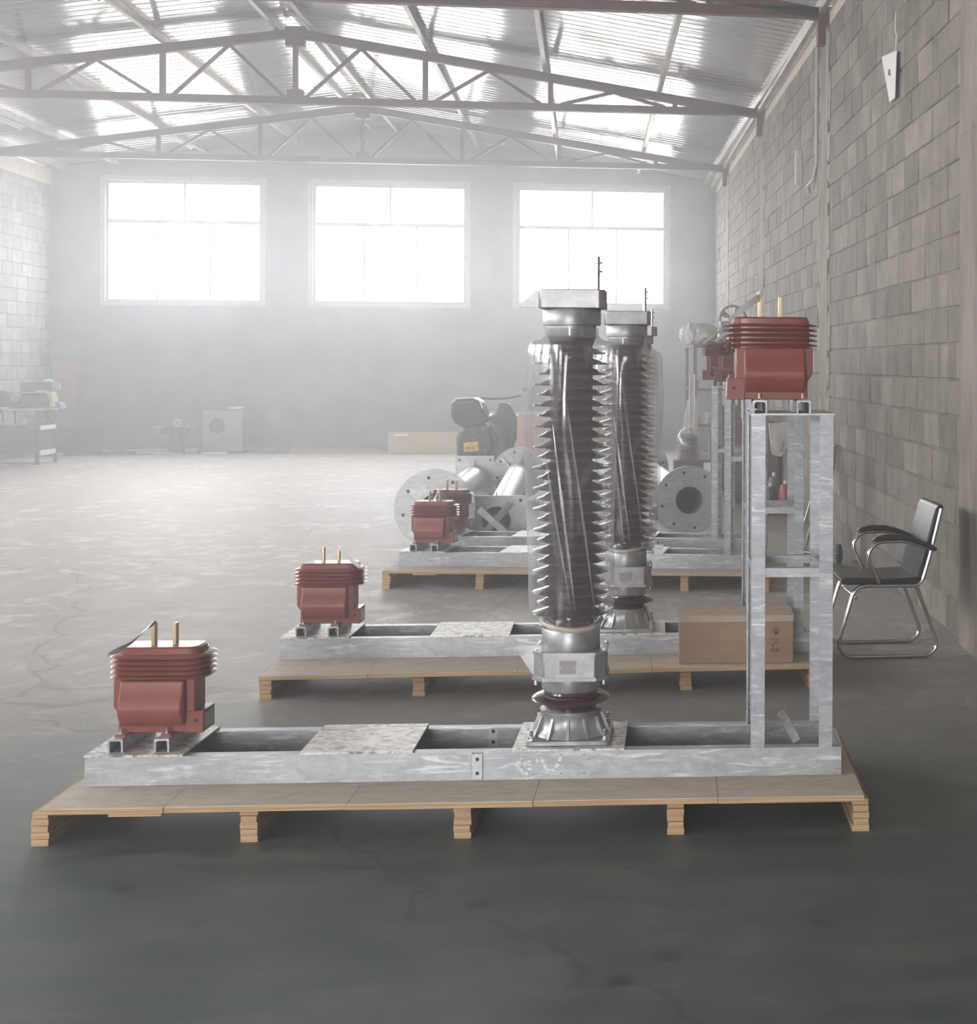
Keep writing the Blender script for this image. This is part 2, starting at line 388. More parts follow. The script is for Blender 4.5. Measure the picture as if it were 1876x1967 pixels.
def layered(mb, rings):
    """loft between equal-count outlines [(outline, z)]"""
    k = len(mb.v); n = len(rings[0][0])
    for o_, z in rings:
        for p in o_: mb.v.append((p[0], p[1], z))
    for j in range(len(rings)-1):
        for i in range(n): mb.f.append((k+j*n+i, k+j*n+(i+1) % n, k+(j+1)*n+(i+1) % n, k+(j+1)*n+i))
    mb.f.append(tuple(k+i for i in range(n-1, -1, -1))); e = k+(len(rings)-1)*n; mb.f.append(tuple(e+i for i in range(n)))
    return mb
def bolt(mb, x, y, z, r=.009, h=.03, d=1):
    mb.rod((x, y, z), (x, y, z+h*d), r*.55, 8); mb.lathe([(r*1.25, 0), (r*1.25, .003)], 12, Matrix.Translation((x, y, z)))
    mb.lathe([(r, .003), (r, .003+r*.9)], 6, Matrix.Translation((x, y, z))); return mb

# ---------------------------------------------------------------- room shell
fl = ob('floor', MB().box(XL-.3, 2.6, YR-.3, YB+.3, -.15, 0), FLOOR, smooth=False); tag(fl, kind='structure')
gr = ob('ground', MB().box(-60, 50, -50, 80, -.35, -.16), GROUND, smooth=False); tag(gr, kind='structure')

# end wall with three window openings
def wall_with_openings(mb, u0, u1, z0, ztop, opens, put):
    """boxes around openings [(a,b,z0,z1)]; put(u0,u1,z0,z1) adds one box"""
    cur = u0
    for a, b, oz0, oz1 in opens:
        put(cur, a, z0, ztop)
        if oz0 > z0: put(a, b, z0, oz0)
        put(a, b, oz1, ztop); cur = b
    put(cur, u1, z0, ztop)
XRI, ZR, SL = -3.42, 5.50, .148                                # ridge position and height, slope
def roof_z(x): return ZR-SL*abs(x-XRI)
mb = MB()
wall_with_openings(mb, XL-.24, 2.45, 0, 4.62, [(a, b, WZ0, WZ1) for a, b in WINX], lambda a, b, c, d: mb.box(a, b, YB, YB+.24, c, d))
mb.prism([(XL-.24, 4.62), (2.45, 4.62), (2.45, roof_z(2.45)-.005), (XRI, ZR-.005), (XL-.24, roof_z(XL-.24)-.005)], YB, YB+.24)
tag(ob('wall_back', mb, PLASTER, smooth=False), kind='structure')
# windows: surround, mullions and panes
PX = {1: ((0, .5, 1), (0, .33, .67, 1)), 2: ((0, .5, 1), (0, .33, .66, 1)), 3: ((0, .5, 1), (0, .33, .66, 1))}
def window(n, a, b, axis, at, tops=(0, .5, 1), lows=(0, .33, .67, 1)):
    """axis 'x': opening runs along x in the plane y=at; 'y': along y in the plane x=at"""
    zt = WZ0+(WZ1-WZ0)*.665; t = .045
    def B(mb, u0, u1, z0, z1, d0=0, d1=.06):
        if axis == 'x': mb.box(u0, u1, at+.05+d0, at+.05+d1, z0, z1)
        else: mb.box(at-.05-d1, at-.05-d0, u0, u1, z0, z1)
        return mb
    mb = MB(); B(mb, a, b, WZ0, WZ0+t); B(mb, a, b, WZ1-t, WZ1); B(mb, a, a+t, WZ0+t, WZ1-t); B(mb, b-t, b, WZ0+t, WZ1-t)
    W = ob('window_%d' % n, mb, WINFR, smooth=False); tag(W, kind='structure')
    ob('transom', B(MB(), a+t, b-t, zt-.03, zt+.03), WINFR, W, smooth=False)
    for fr, z0, z1 in ((tops, zt+.03, WZ1-t), (lows, WZ0+t, zt-.03)):
        xs = [a+t+(b-a-2*t)*f for f in fr]
        for x in xs[1:-1]: ob('mullion', B(MB(), x-.015, x+.015, z0, z1), WINFR, W, smooth=False)
        for i in range(len(xs)-1):
            ob('window_pane', B(MB(), xs[i]+(.016 if i else 0), xs[i+1]-(.016 if i < len(xs)-2 else 0), z0, z1, .028, .032), PANE, W, smooth=False)
    mb = MB()
    if axis == 'x': mb.box(a-.05, b+.05, at-.03, at+.05, WZ0-.06, WZ0-.001)
    else: mb.box(at-.05, at+.03, a-.05, b+.05, WZ0-.06, WZ0-.001)
    ob('window_sill', mb, SMEAR, W, smooth=False)
    e = .075
    for (u0, u1, z0, z1) in ((a-e, a, WZ0-e, WZ1+e), (b, b+e, WZ0-e, WZ1+e), (a, b, WZ1, WZ1+e)):
        q = MB()
        if axis == 'x': q.box(u0, u1, at-.012, at-.001, z0, z1)
        else: q.box(at-.019, at-.003, u0, u1, z0, z1)
        ob('reveal_band', q, SMEAR, W, smooth=False)
for i, (a, b) in enumerate(WINX): window(i+1, a, b, 'x', YB, lows=((0, .32, .67, 1), (0, .325, .68, 1), (0, .335, .67, 1))[i])
for i, (a, b) in enumerate(ADDED_SIDEW): window(i+4, a, b, 'y', XL)  # the added side windows, out of view

# left wall: backing, added unseen windows further forward, blocks near the end wall
mb = MB(); wall_with_openings(mb, YR-.24, YB, 0, 4.50, [(a, b, WZ0, WZ1-.02) for a, b in ADDED_SIDEW], lambda a, b, c, d: mb.box(XL-.24, XL-.02, a, b, c, d))
wl = ob('wall_left', mb, MORTAR, smooth=False); tag(wl, kind='structure')
ob('eave_band', MB().box(XL-.10, XL+.02, YR, YB-.05, 4.40, 4.66), EAVE, wl, smooth=False)
# rear wall (behind the camera) with the open gateway added for front light
mb = MB()
mb.box(XL-.24, ADDED_GATE[0], YR-.24, YR, 0, 4.62); mb.box(ADDED_GATE[1], 2.45, YR-.24, YR, 0, 4.62); mb.box(ADDED_GATE[0], ADDED_GATE[1], YR-.24, YR, ADDED_GATE[2], 4.62)
mb.prism([(XL-.24, 4.62), (2.45, 4.62), (2.45, roof_z(2.45)-.005), (XRI, ZR-.005), (XL-.24, roof_z(XL-.24)-.005)], YR-.24, YR)
tag(ob('wall_front', mb, PLASTER, smooth=False), kind='structure')

# right wall: slightly out of parallel (x grows with y), blocks laid on a recessed backing
WX0, WSL = 2.005, .0098                                       # inner face x = WX0 + WSL*(y-7.7)
def wx(y): return WX0+WSL*(y-7.7)
M_R = Matrix.Translation((wx(0), 0, 0)) @ Matrix.Rotation(-math.atan(WSL), 4, 'Z')   # local: y along the wall, x outwards
wr = ob('wall_right', MB().box(.011, .26, YR-.1, YB+.15, 0, 4.44), MORTAR, smooth=False); wr.matrix_world = M_R; tag(wr, kind='structure')
def block_mesh(L, h, seed):
    rnd = random.Random(seed); d = .05; e = .006
    vs = []
    for (y, z) in ((0, 0), (L, 0), (L, h), (0, h)): vs.append((d, y, z))
    for (y, z) in ((0, 0), (L, 0), (L, h), (0, h)): vs.append((e+.002, y+(0 if y == 0 else 0), z))
    for (y, z) in ((e, e), (L-e, e), (L-e, h-e), (e, h-e)): vs.append((rnd.uniform(-.002, .003), y+rnd.uniform(-.003, .003), z+rnd.uniform(-.003, .003)))
    fs = [(4, 5, 1, 0), (5, 6, 2, 1), (6, 7, 3, 2), (7, 4, 0, 3), (8, 9, 5, 4), (9, 10, 6, 5), (10, 11, 7, 6), (11, 8, 4, 7), (8, 11, 10, 9)]
    return vs, fs
def block_field(parent, bays, rows, pitch_z, material, flip, n_single, key):
    """running-bond courses; the n_single blocks with the smallest key are parts, the rest one joined part"""
    cells = []
    for (y0, y1) in bays:
        for r in range(rows):
            z = r*pitch_z+.006; y = y0-(.2 if r % 2 else 0.)*1
            rnd = random.Random(int(y0*10)+r*77)
            while y < y1-.02:
                L = .39 if rnd.random() > .16 else .19
                a, b = max(y, y0), min(y+L, y1-.004)
                if b-a > .05: cells.append((round(a, 3), round(b-a, 3), z, rnd.uniform(-.004, .005), rnd.random()))
                y += L+.009
    cells.sort(key=key)
    cache = {}
    rest = MB()
    for i, (y, L, z, dx, rr) in enumerate(cells):
        h = pitch_z-.009
        sx = -1 if flip else 1
        if i < n_single:
            Lq = round(L*20)/20 if abs(L-.39) > .001 and abs(L-.19) > .001 else L
            kk = (Lq, int(rr*3))
            if kk not in cache:
                vs, fs = block_mesh(Lq, h, int(Lq*1000)+int(rr*3)); q = MB().add([(sx*v[0], v[1], v[2]) for v in vs], fs)
                me = q.mesh('concrete_block', False); me.materials.append(material); cache[kk] = me
            o = bpy.data.objects.new('concrete_block', cache[kk]); C.objects.link(o); o.parent = parent; o.location = (sx*dx*.8, y, z)
            if Lq != L: o.scale = (1, L/Lq, 1)
        else:
            vs, fs = block_mesh(L, h, i % 9); rest.add([(sx*(v[0]+dx), v[1]+y, v[2]+z) for v in vs], fs)
    if rest.v:
        tag(ob('far_blocks', rest, material, parent, smooth=False), 'smaller blocks of the same wall further along', kind='stuff')
PITCH = .2015
block_field(wr, ((7.64, 12.40), (12.86, 17.50), (17.94, 22.50), (22.92, 25.38), (2.75, 7.02), (-2.4, 2.3)), 22, PITCH, BLOCK, False, 296,
            key=lambda c: (c[0] if c[0] > 7.5 else 60-c[0]))
# concrete columns cast into the right wall
for k, (a, b, pr_) in enumerate(((7.04, 7.62, .035), (12.42, 12.84, .012), (17.52, 17.92, .012), (22.52, 22.9, .012), (2.3, 2.72, .02))):
    q = MB(); rnd = random.Random(k); N = 26
    for i in range(N):
        z0, z1 = 4.42*i/N, 4.42*(i+1)/N
        q.box(-pr_+rnd.uniform(-.0015, .0015), .04, a+rnd.uniform(-.002, .002), b+rnd.uniform(-.002, .002), z0, z1)
    ob('concrete_column', q, PILAS, wr, smooth=False)
# squeezed-out mortar lumps beside the columns
q = MB()
for (yy, z0, z1) in ((12.38, .9, 4.3), (17.46, .9, 4.3), (22.47, .9, 4.2), (12.9, 1.6, 4.2)):
    rnd = random.Random(int(yy*10)); z = z0
    while z < z1:
        h = rnd.uniform(.08, .3); q.blob((0.0, yy+rnd.uniform(-.03, .03), z+h/2), .022, rnd.uniform(.02, .05), h*.6, 8, .2); z += h*rnd.uniform(.9, 1.6)
tag(ob('mortar_smears', q, SMEAR, wr), kind='stuff')
# broken pocket by the near column
ob('wall_top_plaster', MB().box(.02, .2, YR, YB-.02, 4.445, 4.575), EAVE, wr, smooth=False)
ob('eave_rail', MB().box(-.075, -.03, YR, YB-.02, 4.55, 4.61).box(-.075, .0, YR, YB-.02, 4.60, 4.615), PURL, wr, smooth=False)
# left wall blocks in the last bay
block_field(wl, ((20.0, YB-.02),), 22, PITCH, BLOCKL, True, 290, key=lambda c: -c[0])
for o in [c for c in wl.children if c.name.startswith(('concrete_block', 'far_blocks'))]: o.location.x += XL

# ceiling: two slopes of corrugated sheet, ribs run down the slope
mb = MB(); per = .19; prof = ((0, 0), (.30, 0), (.42, .0035), (.58, .0035), (.70, 0))
ys = []
y = YR-.4
while y < YB+.4:
    for p, h in prof: ys.append((y+p*per, h))
    y += per
for sgn in (-1, 1):
    xe = 2.75 if sgn > 0 else XL-.5
    base = len(mb.v); xs = [XRI, (XRI+xe)/2, xe]
    for yy, h in ys:
        for x in xs: mb.v.append((x, yy, roof_z(x)+h))
    for i in range(len(ys)-1):
        for j in range(2):
            a = base+i*3+j; mb.f.append((a, a+1, a+4, a+3))
ce = ob('ceiling', mb, CEIL, smooth=False); tag(ce, kind='structure')
so = ce.modifiers.new('thickness', 'SOLIDIFY'); so.thickness = .004; so.offset = 1
PURX = (-8.55, -7.75, -6.32, -4.88, -3.60, -3.24, -1.92, -.55, .82, 2.0)
for x in PURX:
    z1 = roof_z(x)-.002; q = MB()
    q.box(x-.003, x+.003, YR, YB-.01, z1-.085, z1); q.box(x-.05 if x < XRI else x, x if x < XRI else x+.05, YR, YB-.01, z1-.088, z1-.082)
    q.box(x-.05 if x < XRI else x, x if x < XRI else x+.05, YR, YB-.01, z1-.006, z1)
    ob('purlin', q, PURL, ce, smooth=False)

# roof trusses
VX = (-7.87, -6.38, -4.91, XRI, -1.93, -.46, 1.03)
def truss(y, label):
    r = thing('roof_truss', label, 'truss', (0, y, 0), 0, 'red oxide roof trusses'); zb = 4.52
    xr = wx(y)+.02; xl = XL-.02
    for s_, xe in ((1, xr), (-1, xl)):
        q = MB(); z0 = ZR-.20; z1 = roof_z(xe)-.20
        q.prism([(XRI, z0-.11+.11), (xe, z1+.0), (xe, z1+.105), (XRI, z0+.105)], -.045, .045)
        ob('top_chord', q, PRIMER, r, smooth=False)
    ob('bottom_chord', MB().box(xl, xr, -.045, .045, zb, zb+.085), PRIMER, r, smooth=False)
    for x in VX:
        t = .03 if x != XRI else .028
        ob('vertical_strut', MB().box(x-t, x+t, -.03, .03, zb+.08, roof_z(x)-.195), PRIMER, r, smooth=False)
    ob('gusset_plate', MB().box(XRI-.11, XRI+.11, -.052, .052, ZR-.30, ZR-.07), PRIMER, r, smooth=False)
    ob('gusset_plate', MB().box(XRI-.09, XRI+.09, -.052, .052, zb+.01, zb+.17), PRIMER, r, smooth=False)
    tops = [(VX[i]+VX[i+1])/2 for i in range(6)]
    for i, xt in enumerate(tops):
        for xb in (VX[i]+.12, VX[i+1]-.12):
            ob('diagonal_strut', MB().bar((xb, 0, zb+.08), (xt, 0, roof_z(xt)-.19), .04, .04, (0, 1, 0)), PRIMER, r, smooth=False)
    for x in (-8.45, 1.45):
        ob('end_brace', MB().bar((x+(.35 if x < 0 else .0), 0, zb+.08), (x+(-.2 if x < 0 else .35)*1, 0, roof_z(x)-.19), .05, .05, (0, 1, 0)), PRIMER, r, smooth=False)
    ob('end_bracket', MB().box(xr-.10, xr+.10, -.055, .055, 4.28, zb+.09), PRIMER, r, smooth=False)
    ob('end_bracket', MB().box(xl-.02, xl+.12, -.055, .055, 4.28, zb+.09), PRIMER, r, smooth=False)
truss(22.8, 'roof truss nearest the three end-wall windows, hazy')
truss(17.7, 'second roof truss from the end wall, fully in view')
truss(12.6, 'roof truss cut off by the top edge of the view')
truss(7.5, 'roof truss above the row of transformer stands'); truss(2.4, 'roof truss above the open floor in front of the stands'); truss(-2.7, 'roof truss nearest the added gateway')

# thin haze of dust, also standing in for glare spreading from the windows
def dust(y0, y1, dens, label):
    hz = ob('haze', MB().prism([(XL+.01, .001), (1.93, .001), (1.97, 4.50), (XRI, ZR-.12), (XL+.03, 4.50)], y0, y1), None, smooth=False)
    hm = bpy.data.materials.new('dust_and_glare'); hm.use_nodes = True; nt = hm.node_tree; nt.nodes.clear()
    o_ = nt.nodes.new('ShaderNodeOutputMaterial'); v_ = nt.nodes.new('ShaderNodeVolumeScatter')
    v_.inputs['Density'].default_value = dens; v_.inputs['Anisotropy'].default_value = .62; v_.inputs['Color'].default_value = (.965, .975, 1, 1)
    nt.links.new(v_.outputs[0], o_.inputs['Volume']); hz.data.materials.append(hm)
    tag(hz, label, 'haze', kind='stuff')
dust(8.6, YB-.01, .0255, 'bright haze of dust and imitated window glare in the far half of the hall')
dust(YR+.02, 8.599, .014, 'thinner haze imitating lens glare in the near half of the hall')
# ---------------------------------------------------------------- pallets
def leg_mesh(w_, d, h, n, seed):
    """a bearer glued up from plywood strips: every ply is its own slab, edges uneven"""
    q = MB(); rnd = random.Random(seed); t = h/n
    for i in range(n):
        a, b, c_ = rnd.uniform(-.0025, .0025), rnd.uniform(-.0025, .0025), rnd.uniform(-.004, .004)
        q.box(a, w_+b, c_, d, i*t+(.0008 if i else 0), (i+1)*t-.0008)
    return q
def pallet(loc, rz, label, legs, x0, x1, yf, seams, depth=.86, legf=.035, step=True, seed=1):
    r = thing('plywood_pallet', label, 'pallet', loc, rz, 'plywood pallets under the stands')
    for i, x in enumerate(legs):
        ob('bearer', leg_mesh(.052, depth-.06, .104, 5 if i != len(legs)-1 else 5, seed*10+i), PLYE, r, (x, yf+legf, 0), smooth=False)
    xs = [x0]+list(seams)+[x1]
    for i in range(len(xs)-1):
        a, b = xs[i], xs[i+1]
        q = MB(); q.box(a, b-.0015, yf+(.003 if i % 2 else 0), yf+depth, .1065, .1225)
        q2 = MB(); q2.box(a, b-.0015, yf+(.003 if i % 2 else 0)+.001, yf+depth-.001, .1225, .125)
        p = ob('plywood_panel', q, PLYE, r, smooth=False); f = ob('panel_face', q2, PLYT, p, smooth=False)
    if step: ob('packing_strip', MB().box(x0+.20, x0+.36, yf+.004, yf+.5, .0965, .1062), PLYE, r, smooth=False)
    return r
A1, O1 = math.radians(-3.55), (-1.61, 4.959)
A2, O2 = math.radians(-2.5), (-1.407, 6.97)
A3, O3 = math.radians(-10), (-1.261, 10.077)
A4, O4 = math.radians(-10), (-1.23, 10.98)
pallet((*O1, 0), A1, 'nearest plywood pallet, five layered bearers along its front', (-.08, .552, 1.21, 1.88, 2.472), -.037, 2.506, -.238, (.33, .885, 1.46, 2.04), seed=1)
pallet((-1.405, 6.97, 0), math.radians(-.9), 'second plywood pallet, carrying the brown cardboard box', (-.036, .632, 1.24, 1.83, 2.42), -.01, 2.49, -.36, (.45, 1.1, 1.7), depth=.98, legf=.10, step=False, seed=2)
pallet((*O3, 0), math.radians(-9.6), 'third plywood pallet, in front of the flanged pipes', (-.06, .565, 1.25, 1.92, 2.45), -.05, 2.52, -.215, (.7, 1.35, 2.0), seed=3)
pallet((*O4, 0), A4, 'farthest plywood pallet, mostly hidden behind the third', (-.06, .60, 1.25, 1.92, 2.45), -.05, 2.52, -.13, (.9, 1.8), depth=.7, step=False, seed=4)

# ---------------------------------------------------------------- galvanised stands
def channel_x(x0, x1, y, face, z0, z1, t=.005, w_=.045):
    """C channel along x; face=-1: web at y, flanges run back (+y); face=+1: web at y, flanges run forward (-y)"""
    q = MB(); s = 1 if face < 0 else -1
    f0, f1 = sorted((y, y+s*t)); g0, g1 = sorted((y+s*t, y+s*w_))
    q.box(x0, x1, f0, f1, z0, z1); q.box(x0, x1, g0, g1, z1-t, z1); q.box(x0, x1, g0, g1, z0, z0+t); return q
def angle_post(x, y, sx, sy, z0, z1, a=.045, t=.005):
    """L post with its corner at (x, y), legs towards sx and sy"""
    q = MB(); q.box(*sorted((x, x+sx*a)), *sorted((y, y+sy*t)), z0, z1)
    q.box(*sorted((x, x+sx*t)), *sorted((y+sy*t, y+sy*a)), z0, z1); return q
def rail(x, z, y0=.03, y1=.335, w_=.048, h=.043, t=.006):
    q = MB(); q.prism([(x-w_/2, z), (x-w_/2+t, z), (x-w_/2+t, z+h-t-.005), (x-w_/2+t+.005, z+h-t), (x+w_/2-t-.005, z+h-t), (x+w_/2-t, z+h-t-.005), (x+w_/2-t, z), (x+w_/2, z), (x+w_/2, z+h-.004), (x+w_/2-.004, z+h), (x-w_/2+.004, z+h), (x-w_/2, z+h-.004)], y0, y1); return q
ZB, ZT, L1 = .1255, .2185, 2.457
def stand(loc, rz, label, tx=0., cx=0., splice=False, holes=True, rz_z=.80):
    r = thing('transformer_stand', label, 'steel stand', loc, rz, 'galvanised transformer stands')
    ob('beam', channel_x(0, L1, 0, -1, ZB, ZT), GALV, r, smooth=False)
    ob('beam', channel_x(.0, L1, .365, 1, ZB, ZT), GALV, r, smooth=False)
    for x in (.0, L1-.006):
        ob('end_beam', MB().box(x, x+.006, .006, .359, ZB+.006, ZT-.006), GALV, r, smooth=False)
    z = ZT+.0003
    ob('mounting_plate', MB().prism([(-.002, -.004), (.31, -.004), (.315, .367), (-.002, .367)], z, z+.006, 'z'), PLATE, r, smooth=False)
    ob('mounting_plate', MB().prism([(.680, -.004), (1.045, -.004), (1.035, .367), (.675, .367)], z, z+.006, 'z'), PLATE, r, smooth=False)
    ob('mounting_plate', MB().box(1.366+cx, 1.735+cx, -.004, .367, z, z+.006), PLATE, r, smooth=False)
    a, b = 2.155+tx, 2.427+tx; zt = 1.327
    for (x, y, sx, sy) in ((a, .002, 1, 1), (b, .002, -1, 1), (a, .362, 1, -1), (b, .362, -1, -1)):
        ob('post', angle_post(x, y, sx, sy, ZT, zt), GALV, r, smooth=False)
    zr = rz_z; t = .004
    for y0, y1 in ((.009, .013), (.351, .355)):
        ob('rung', MB().box(a+.046, b-.046, y0, y1, zr-.014, zr+.016).box(a+.046, b-.046, *((y1, y1+.028) if y0 < .1 else (y0-.028, y0)), zr+.012, zr+.016), GALV, r, smooth=False)
    for x0, x1 in ((a+.006, a+.010), (b-.010, b-.006)):
        ob('rung', MB().box(x0, x1, .05, .316, zr-.014, zr+.016).box(*((x1, x1+.025) if x0 < (a+b)/2 else (x0-.025, x0)), .05, .316, zr+.012, zr+.016), GALV, r, smooth=False)
    ob('top_plate', MB().box(a-.004, b+.004, -.003, .367, zt, zt+.006), GALVD, r, smooth=False)
    for x in (.085, .232): ob('channel_rail', rail(x, z+.006), GALV, r, smooth=False)
    for x in (2.183+tx, 2.33+tx): ob('channel_rail', rail(x, zt+.006), GALV, r, smooth=False)
    if splice:
        q = MB(); q.box(1.238, 1.270, -.006, -.0005, .131, .213); o = ob('splice_plate', q, GALVD, r, smooth=False)
        for zz in (.150, .196): ob('bolt_hole', MB().rod((1.255, -.0068, zz), (1.255, -.004, zz), .0062, 12), BLACKP, o)
        rnd = random.Random(3); q = MB()
        for k in range(34):
            tt = k/34*.228; 
            if tt < .032: p = (1.238+tt, .213)
            elif tt < .114: p = (1.270, .213-(tt-.032))
            elif tt < .146: p = (1.270-(tt-.114), .131)
            else: p = (1.238, .131+(tt-.146))
            q.blob((p[0], -.0035, p[1]), .0035, .0035, .004, 6, .25)
        ob('weld_bead', q, GALVD, o)
        q = MB().box(1.245, 1.277, .359, .362, .136, .208); o = ob('splice_plate', q, GALVD, r, smooth=False)
        for zz in (.158, .196): ob('bolt_hole', MB().rod((1.261, .3575, zz), (1.261, .3588, zz), .0065, 12), BLACKP, o)
    if holes:
        for x in (1.528, 1.603):
            for zz in (.144, .204): ob('bolt_hole', MB().rod((x, -.0006, zz), (x, .001, zz), .0022, 8), BLACKP, r)
    return r
st1 = stand((*O1, 0), A1, 'nearest galvanised stand with white paint marks on its front beam', splice=True)
stand((*O2, 0), A2, 'galvanised stand on the pallet with the brown cardboard box', cx=.038)
stand((*O3, 0), A3, 'galvanised stand on the third pallet, before the flanged pipes', tx=.04, cx=.05, holes=False, rz_z=.86)
stand((*O4, 0), A4, 'farthest galvanised stand, right in front of the leaning pipe plates', holes=False, rz_z=.86)
# white paint marks brushed on the front beam
def stroke(pts, wdt, y=-.0006, t=.0008):
    q = MB()
    for (a, b) in zip(pts, pts[1:]):
        d = Vector((b[0]-a[0], 0, b[1]-a[1])); n = Vector((-d.z, 0, d.x)).normalized()*wdt/2
        P = [Vector((a[0], 0, a[1]))+n, Vector((a[0], 0, a[1]))-n, Vector((b[0], 0, b[1]))-n, Vector((b[0], 0, b[1]))+n]
        q.prism([(p.x, p.z) for p in P], y-t, y)
        q.rod((b[0], y-t, b[1]), (b[0], y, b[1]), wdt/2, 10)
    q.rod((pts[0][0], y-t, pts[0][1]), (pts[0][0], y, pts[0][1]), wdt*.62, 10)
    return q
ob('paint_mark', stroke([(1.452, .188), (1.463, .192), (1.470, .178), (1.480, .160), (1.494, .150), (1.508, .160), (1.520, .180), (1.526, .196)], .0105), WHITEP, st1, smooth=False)
ob('paint_mark', stroke([(1.392, .185), (1.398, .192), (1.406, .188), (1.410, .176)], .011), WHITEP, st1, smooth=False)
ob('paint_mark', stroke([(1.384, .176), (1.394, .165), (1.402, .150), (1.410, .136)], .011), WHITEP, st1, smooth=False)
ob('paint_mark', stroke([(1.424, .182), (1.428, .168), (1.420, .152), (1.408, .138)], .011), WHITEP, st1, smooth=False)

# ---------------------------------------------------------------- red epoxy transformers
NAMEP = mat('dull_nameplate', (.36, .345, .335), rough=.5)
GREYFILM = mat('grey_film', (.20, .185, .19), (.30, .28, .28), rough=.3, scale=30)
def at_local(O, a, x, y, z): return (O[0]+x*math.cos(a)-y*math.sin(a), O[1]+x*math.sin(a)+y*math.cos(a), z)
def ribbon(pts, wdt, t=.0012, dirv=(0, 1, 0)):
    q = MB(); d = Vector(dirv).normalized(); k = 0; n = len(pts)
    for i, p in enumerate(pts):
        p = Vector(p); ww = wdt[i] if isinstance(wdt, (list, tuple)) else wdt
        tg = (Vector(pts[min(i+1, n-1)])-Vector(pts[max(i-1, 0)])).normalized(); nn = tg.cross(d).normalized()*t/2
        for s1, s2 in ((-1, -1), (1, -1), (1, 1), (-1, 1)): q.v.append(tuple(p+d*s1*ww/2+nn*s2))
    for i in range(n-1):
        for j in range(4): q.f.append((i*4+j, i*4+(j+1) % 4, (i+1)*4+(j+1) % 4, (i+1)*4+j))
    q.f.append((0, 1, 2, 3)); q.f.append(tuple((n-1)*4+j for j in range(4))); return q
def transformer(loc, rz, label, mir=False, strip=None, m=None):
    m = m or RESIN
    r = thing('current_transformer', label, 'transformer', loc, rz, 'red cast resin transformers')
    s = -1 if mir else 1
    def fx(q):
        q.v = [(s*v[0], v[1], v[2]) for v in q.v]; return q
    q = MB().prism([(-.12, 0), (.125, 0), (.125, .178), (-.137, .178), (-.137, .088), (-.12, .062)], -.070, .045)
    body = ob('resin_body', fx(q), m, r, bevel=.004)
    q = MB().prism([(-.074, .025), (-.092, .028), (-.104, .042), (-.116, .062), (-.122, .082), (-.120, .100), (-.108, .125), (-.098, .150), (-.094, .177), (-.074, .177)], -.108, .098, 'x')
    ob('winding_housing', fx(q), m, r, bevel=.006)
    q = MB().prism([(.095, 0), (.155, 0), (.155, .072), (.095, .072)], -.074, .046)
    tb = ob('terminal_box', fx(q), m, r, bevel=.002)
    ob('sealing_screw', fx(MB().rod((.133, -.0755, .04), (.133, -.073, .04), .006, 10)), BLACKP, tb)
    ob('nameplate', fx(MB().box(.1555, .1565, -.058, .03, .012, .06)), STEEL, tb, smooth=False)
    def st(k, x0=-.128, x1=.138, yy=.070): return rounded(x0-k, x1+k, -yy-k, yy+k, .036+k)
    q = MB(); layered(q, [(st(0), .176), (st(0), .268)]); ob('shed_core', fx(q), m, r)
    for i in range(5):
        z = .181+i*.0172; q = MB()
        layered(q, [(st(.0), z), (st(.026), z+.0005), (st(.029), z+.002), (st(.027), z+.0038), (st(.004), z+.0095), (st(.0), z+.0100)])
        ob('shed', fx(q), m, r)
    q = MB(); layered(q, [(st(-.004), .268), (st(-.004), .276), (st(-.010), .282)]); ob('top_cap', fx(q), m, r)
    for k, x in enumerate((-.029, .041)):
        ob('terminal_bar', fx(MB().box(x-.0055, x+.0055, -.014, .014, .281, .353)), BRASS, r, bevel=.001)
    for x in (-.10, .047):
        for y in (-.098, .105):
            ob('clamp_bolt', fx(bolt(MB(), x, y, -.0005, .008, .0).rod((x, y, -.036), (x, y, .022), .0048, 8)), STEEL, r)
        ob('clamp_foot', fx(MB().box(x-.016, x+.016, -.112, -.0695, -.0008, .006)), m, r, smooth=False)
        ob('clamp_foot', fx(MB().box(x-.016, x+.016, .0445, .118, -.0008, .006)), m, r, smooth=False)
    if strip == 'left':      # film strip from the left bar down to the left end of the sheds
        ob('film_strip', fx(ribbon([(-.022, -.02, .352), (-.034, -.03, .350), (-.062, -.05, .315), (-.10, -.07, .285), (-.135, -.085, .272), (-.158, -.09, .262)], [.02, .045, .06, .05, .035, .02], .0012, (.7, .2, .7))), GREYFILM, r)
    if strip == 'right':
        ob('film_strip', fx(ribbon([(.040, -.02, .354), (.050, -.03, .350), (.085, -.05, .318), (.12, -.07, .292), (.155, -.08, .268)], [.008, .012, .014, .016, .02], .0012, (.5, .3, .8))), CLOTH, r)
    if strip == 'hood':
        q = MB(); q.lathe([(.05, .282), (.046, .296), (.022, .335), (.008, .372), (.003, .385)], 20, Matrix.Translation((.041, 0, 0))); ob('film_hood', fx(q), FILM, r)
    if strip == 'knot':
        ob('film_strip', fx(ribbon([(.041, -.01, .358), (.052, -.03, .345), (.10, -.06, .312), (.15, -.085, .270)], [.015, .024, .022, .012], .0012, (.5, .3, .8))), CLOTH, r)
        ob('film_knot', fx(MB().blob((.041, -.002, .362), .010, .011, .014, 20, .2)), PAPER, r)
    return r
ZP = ZT+.0003+.006+.0435
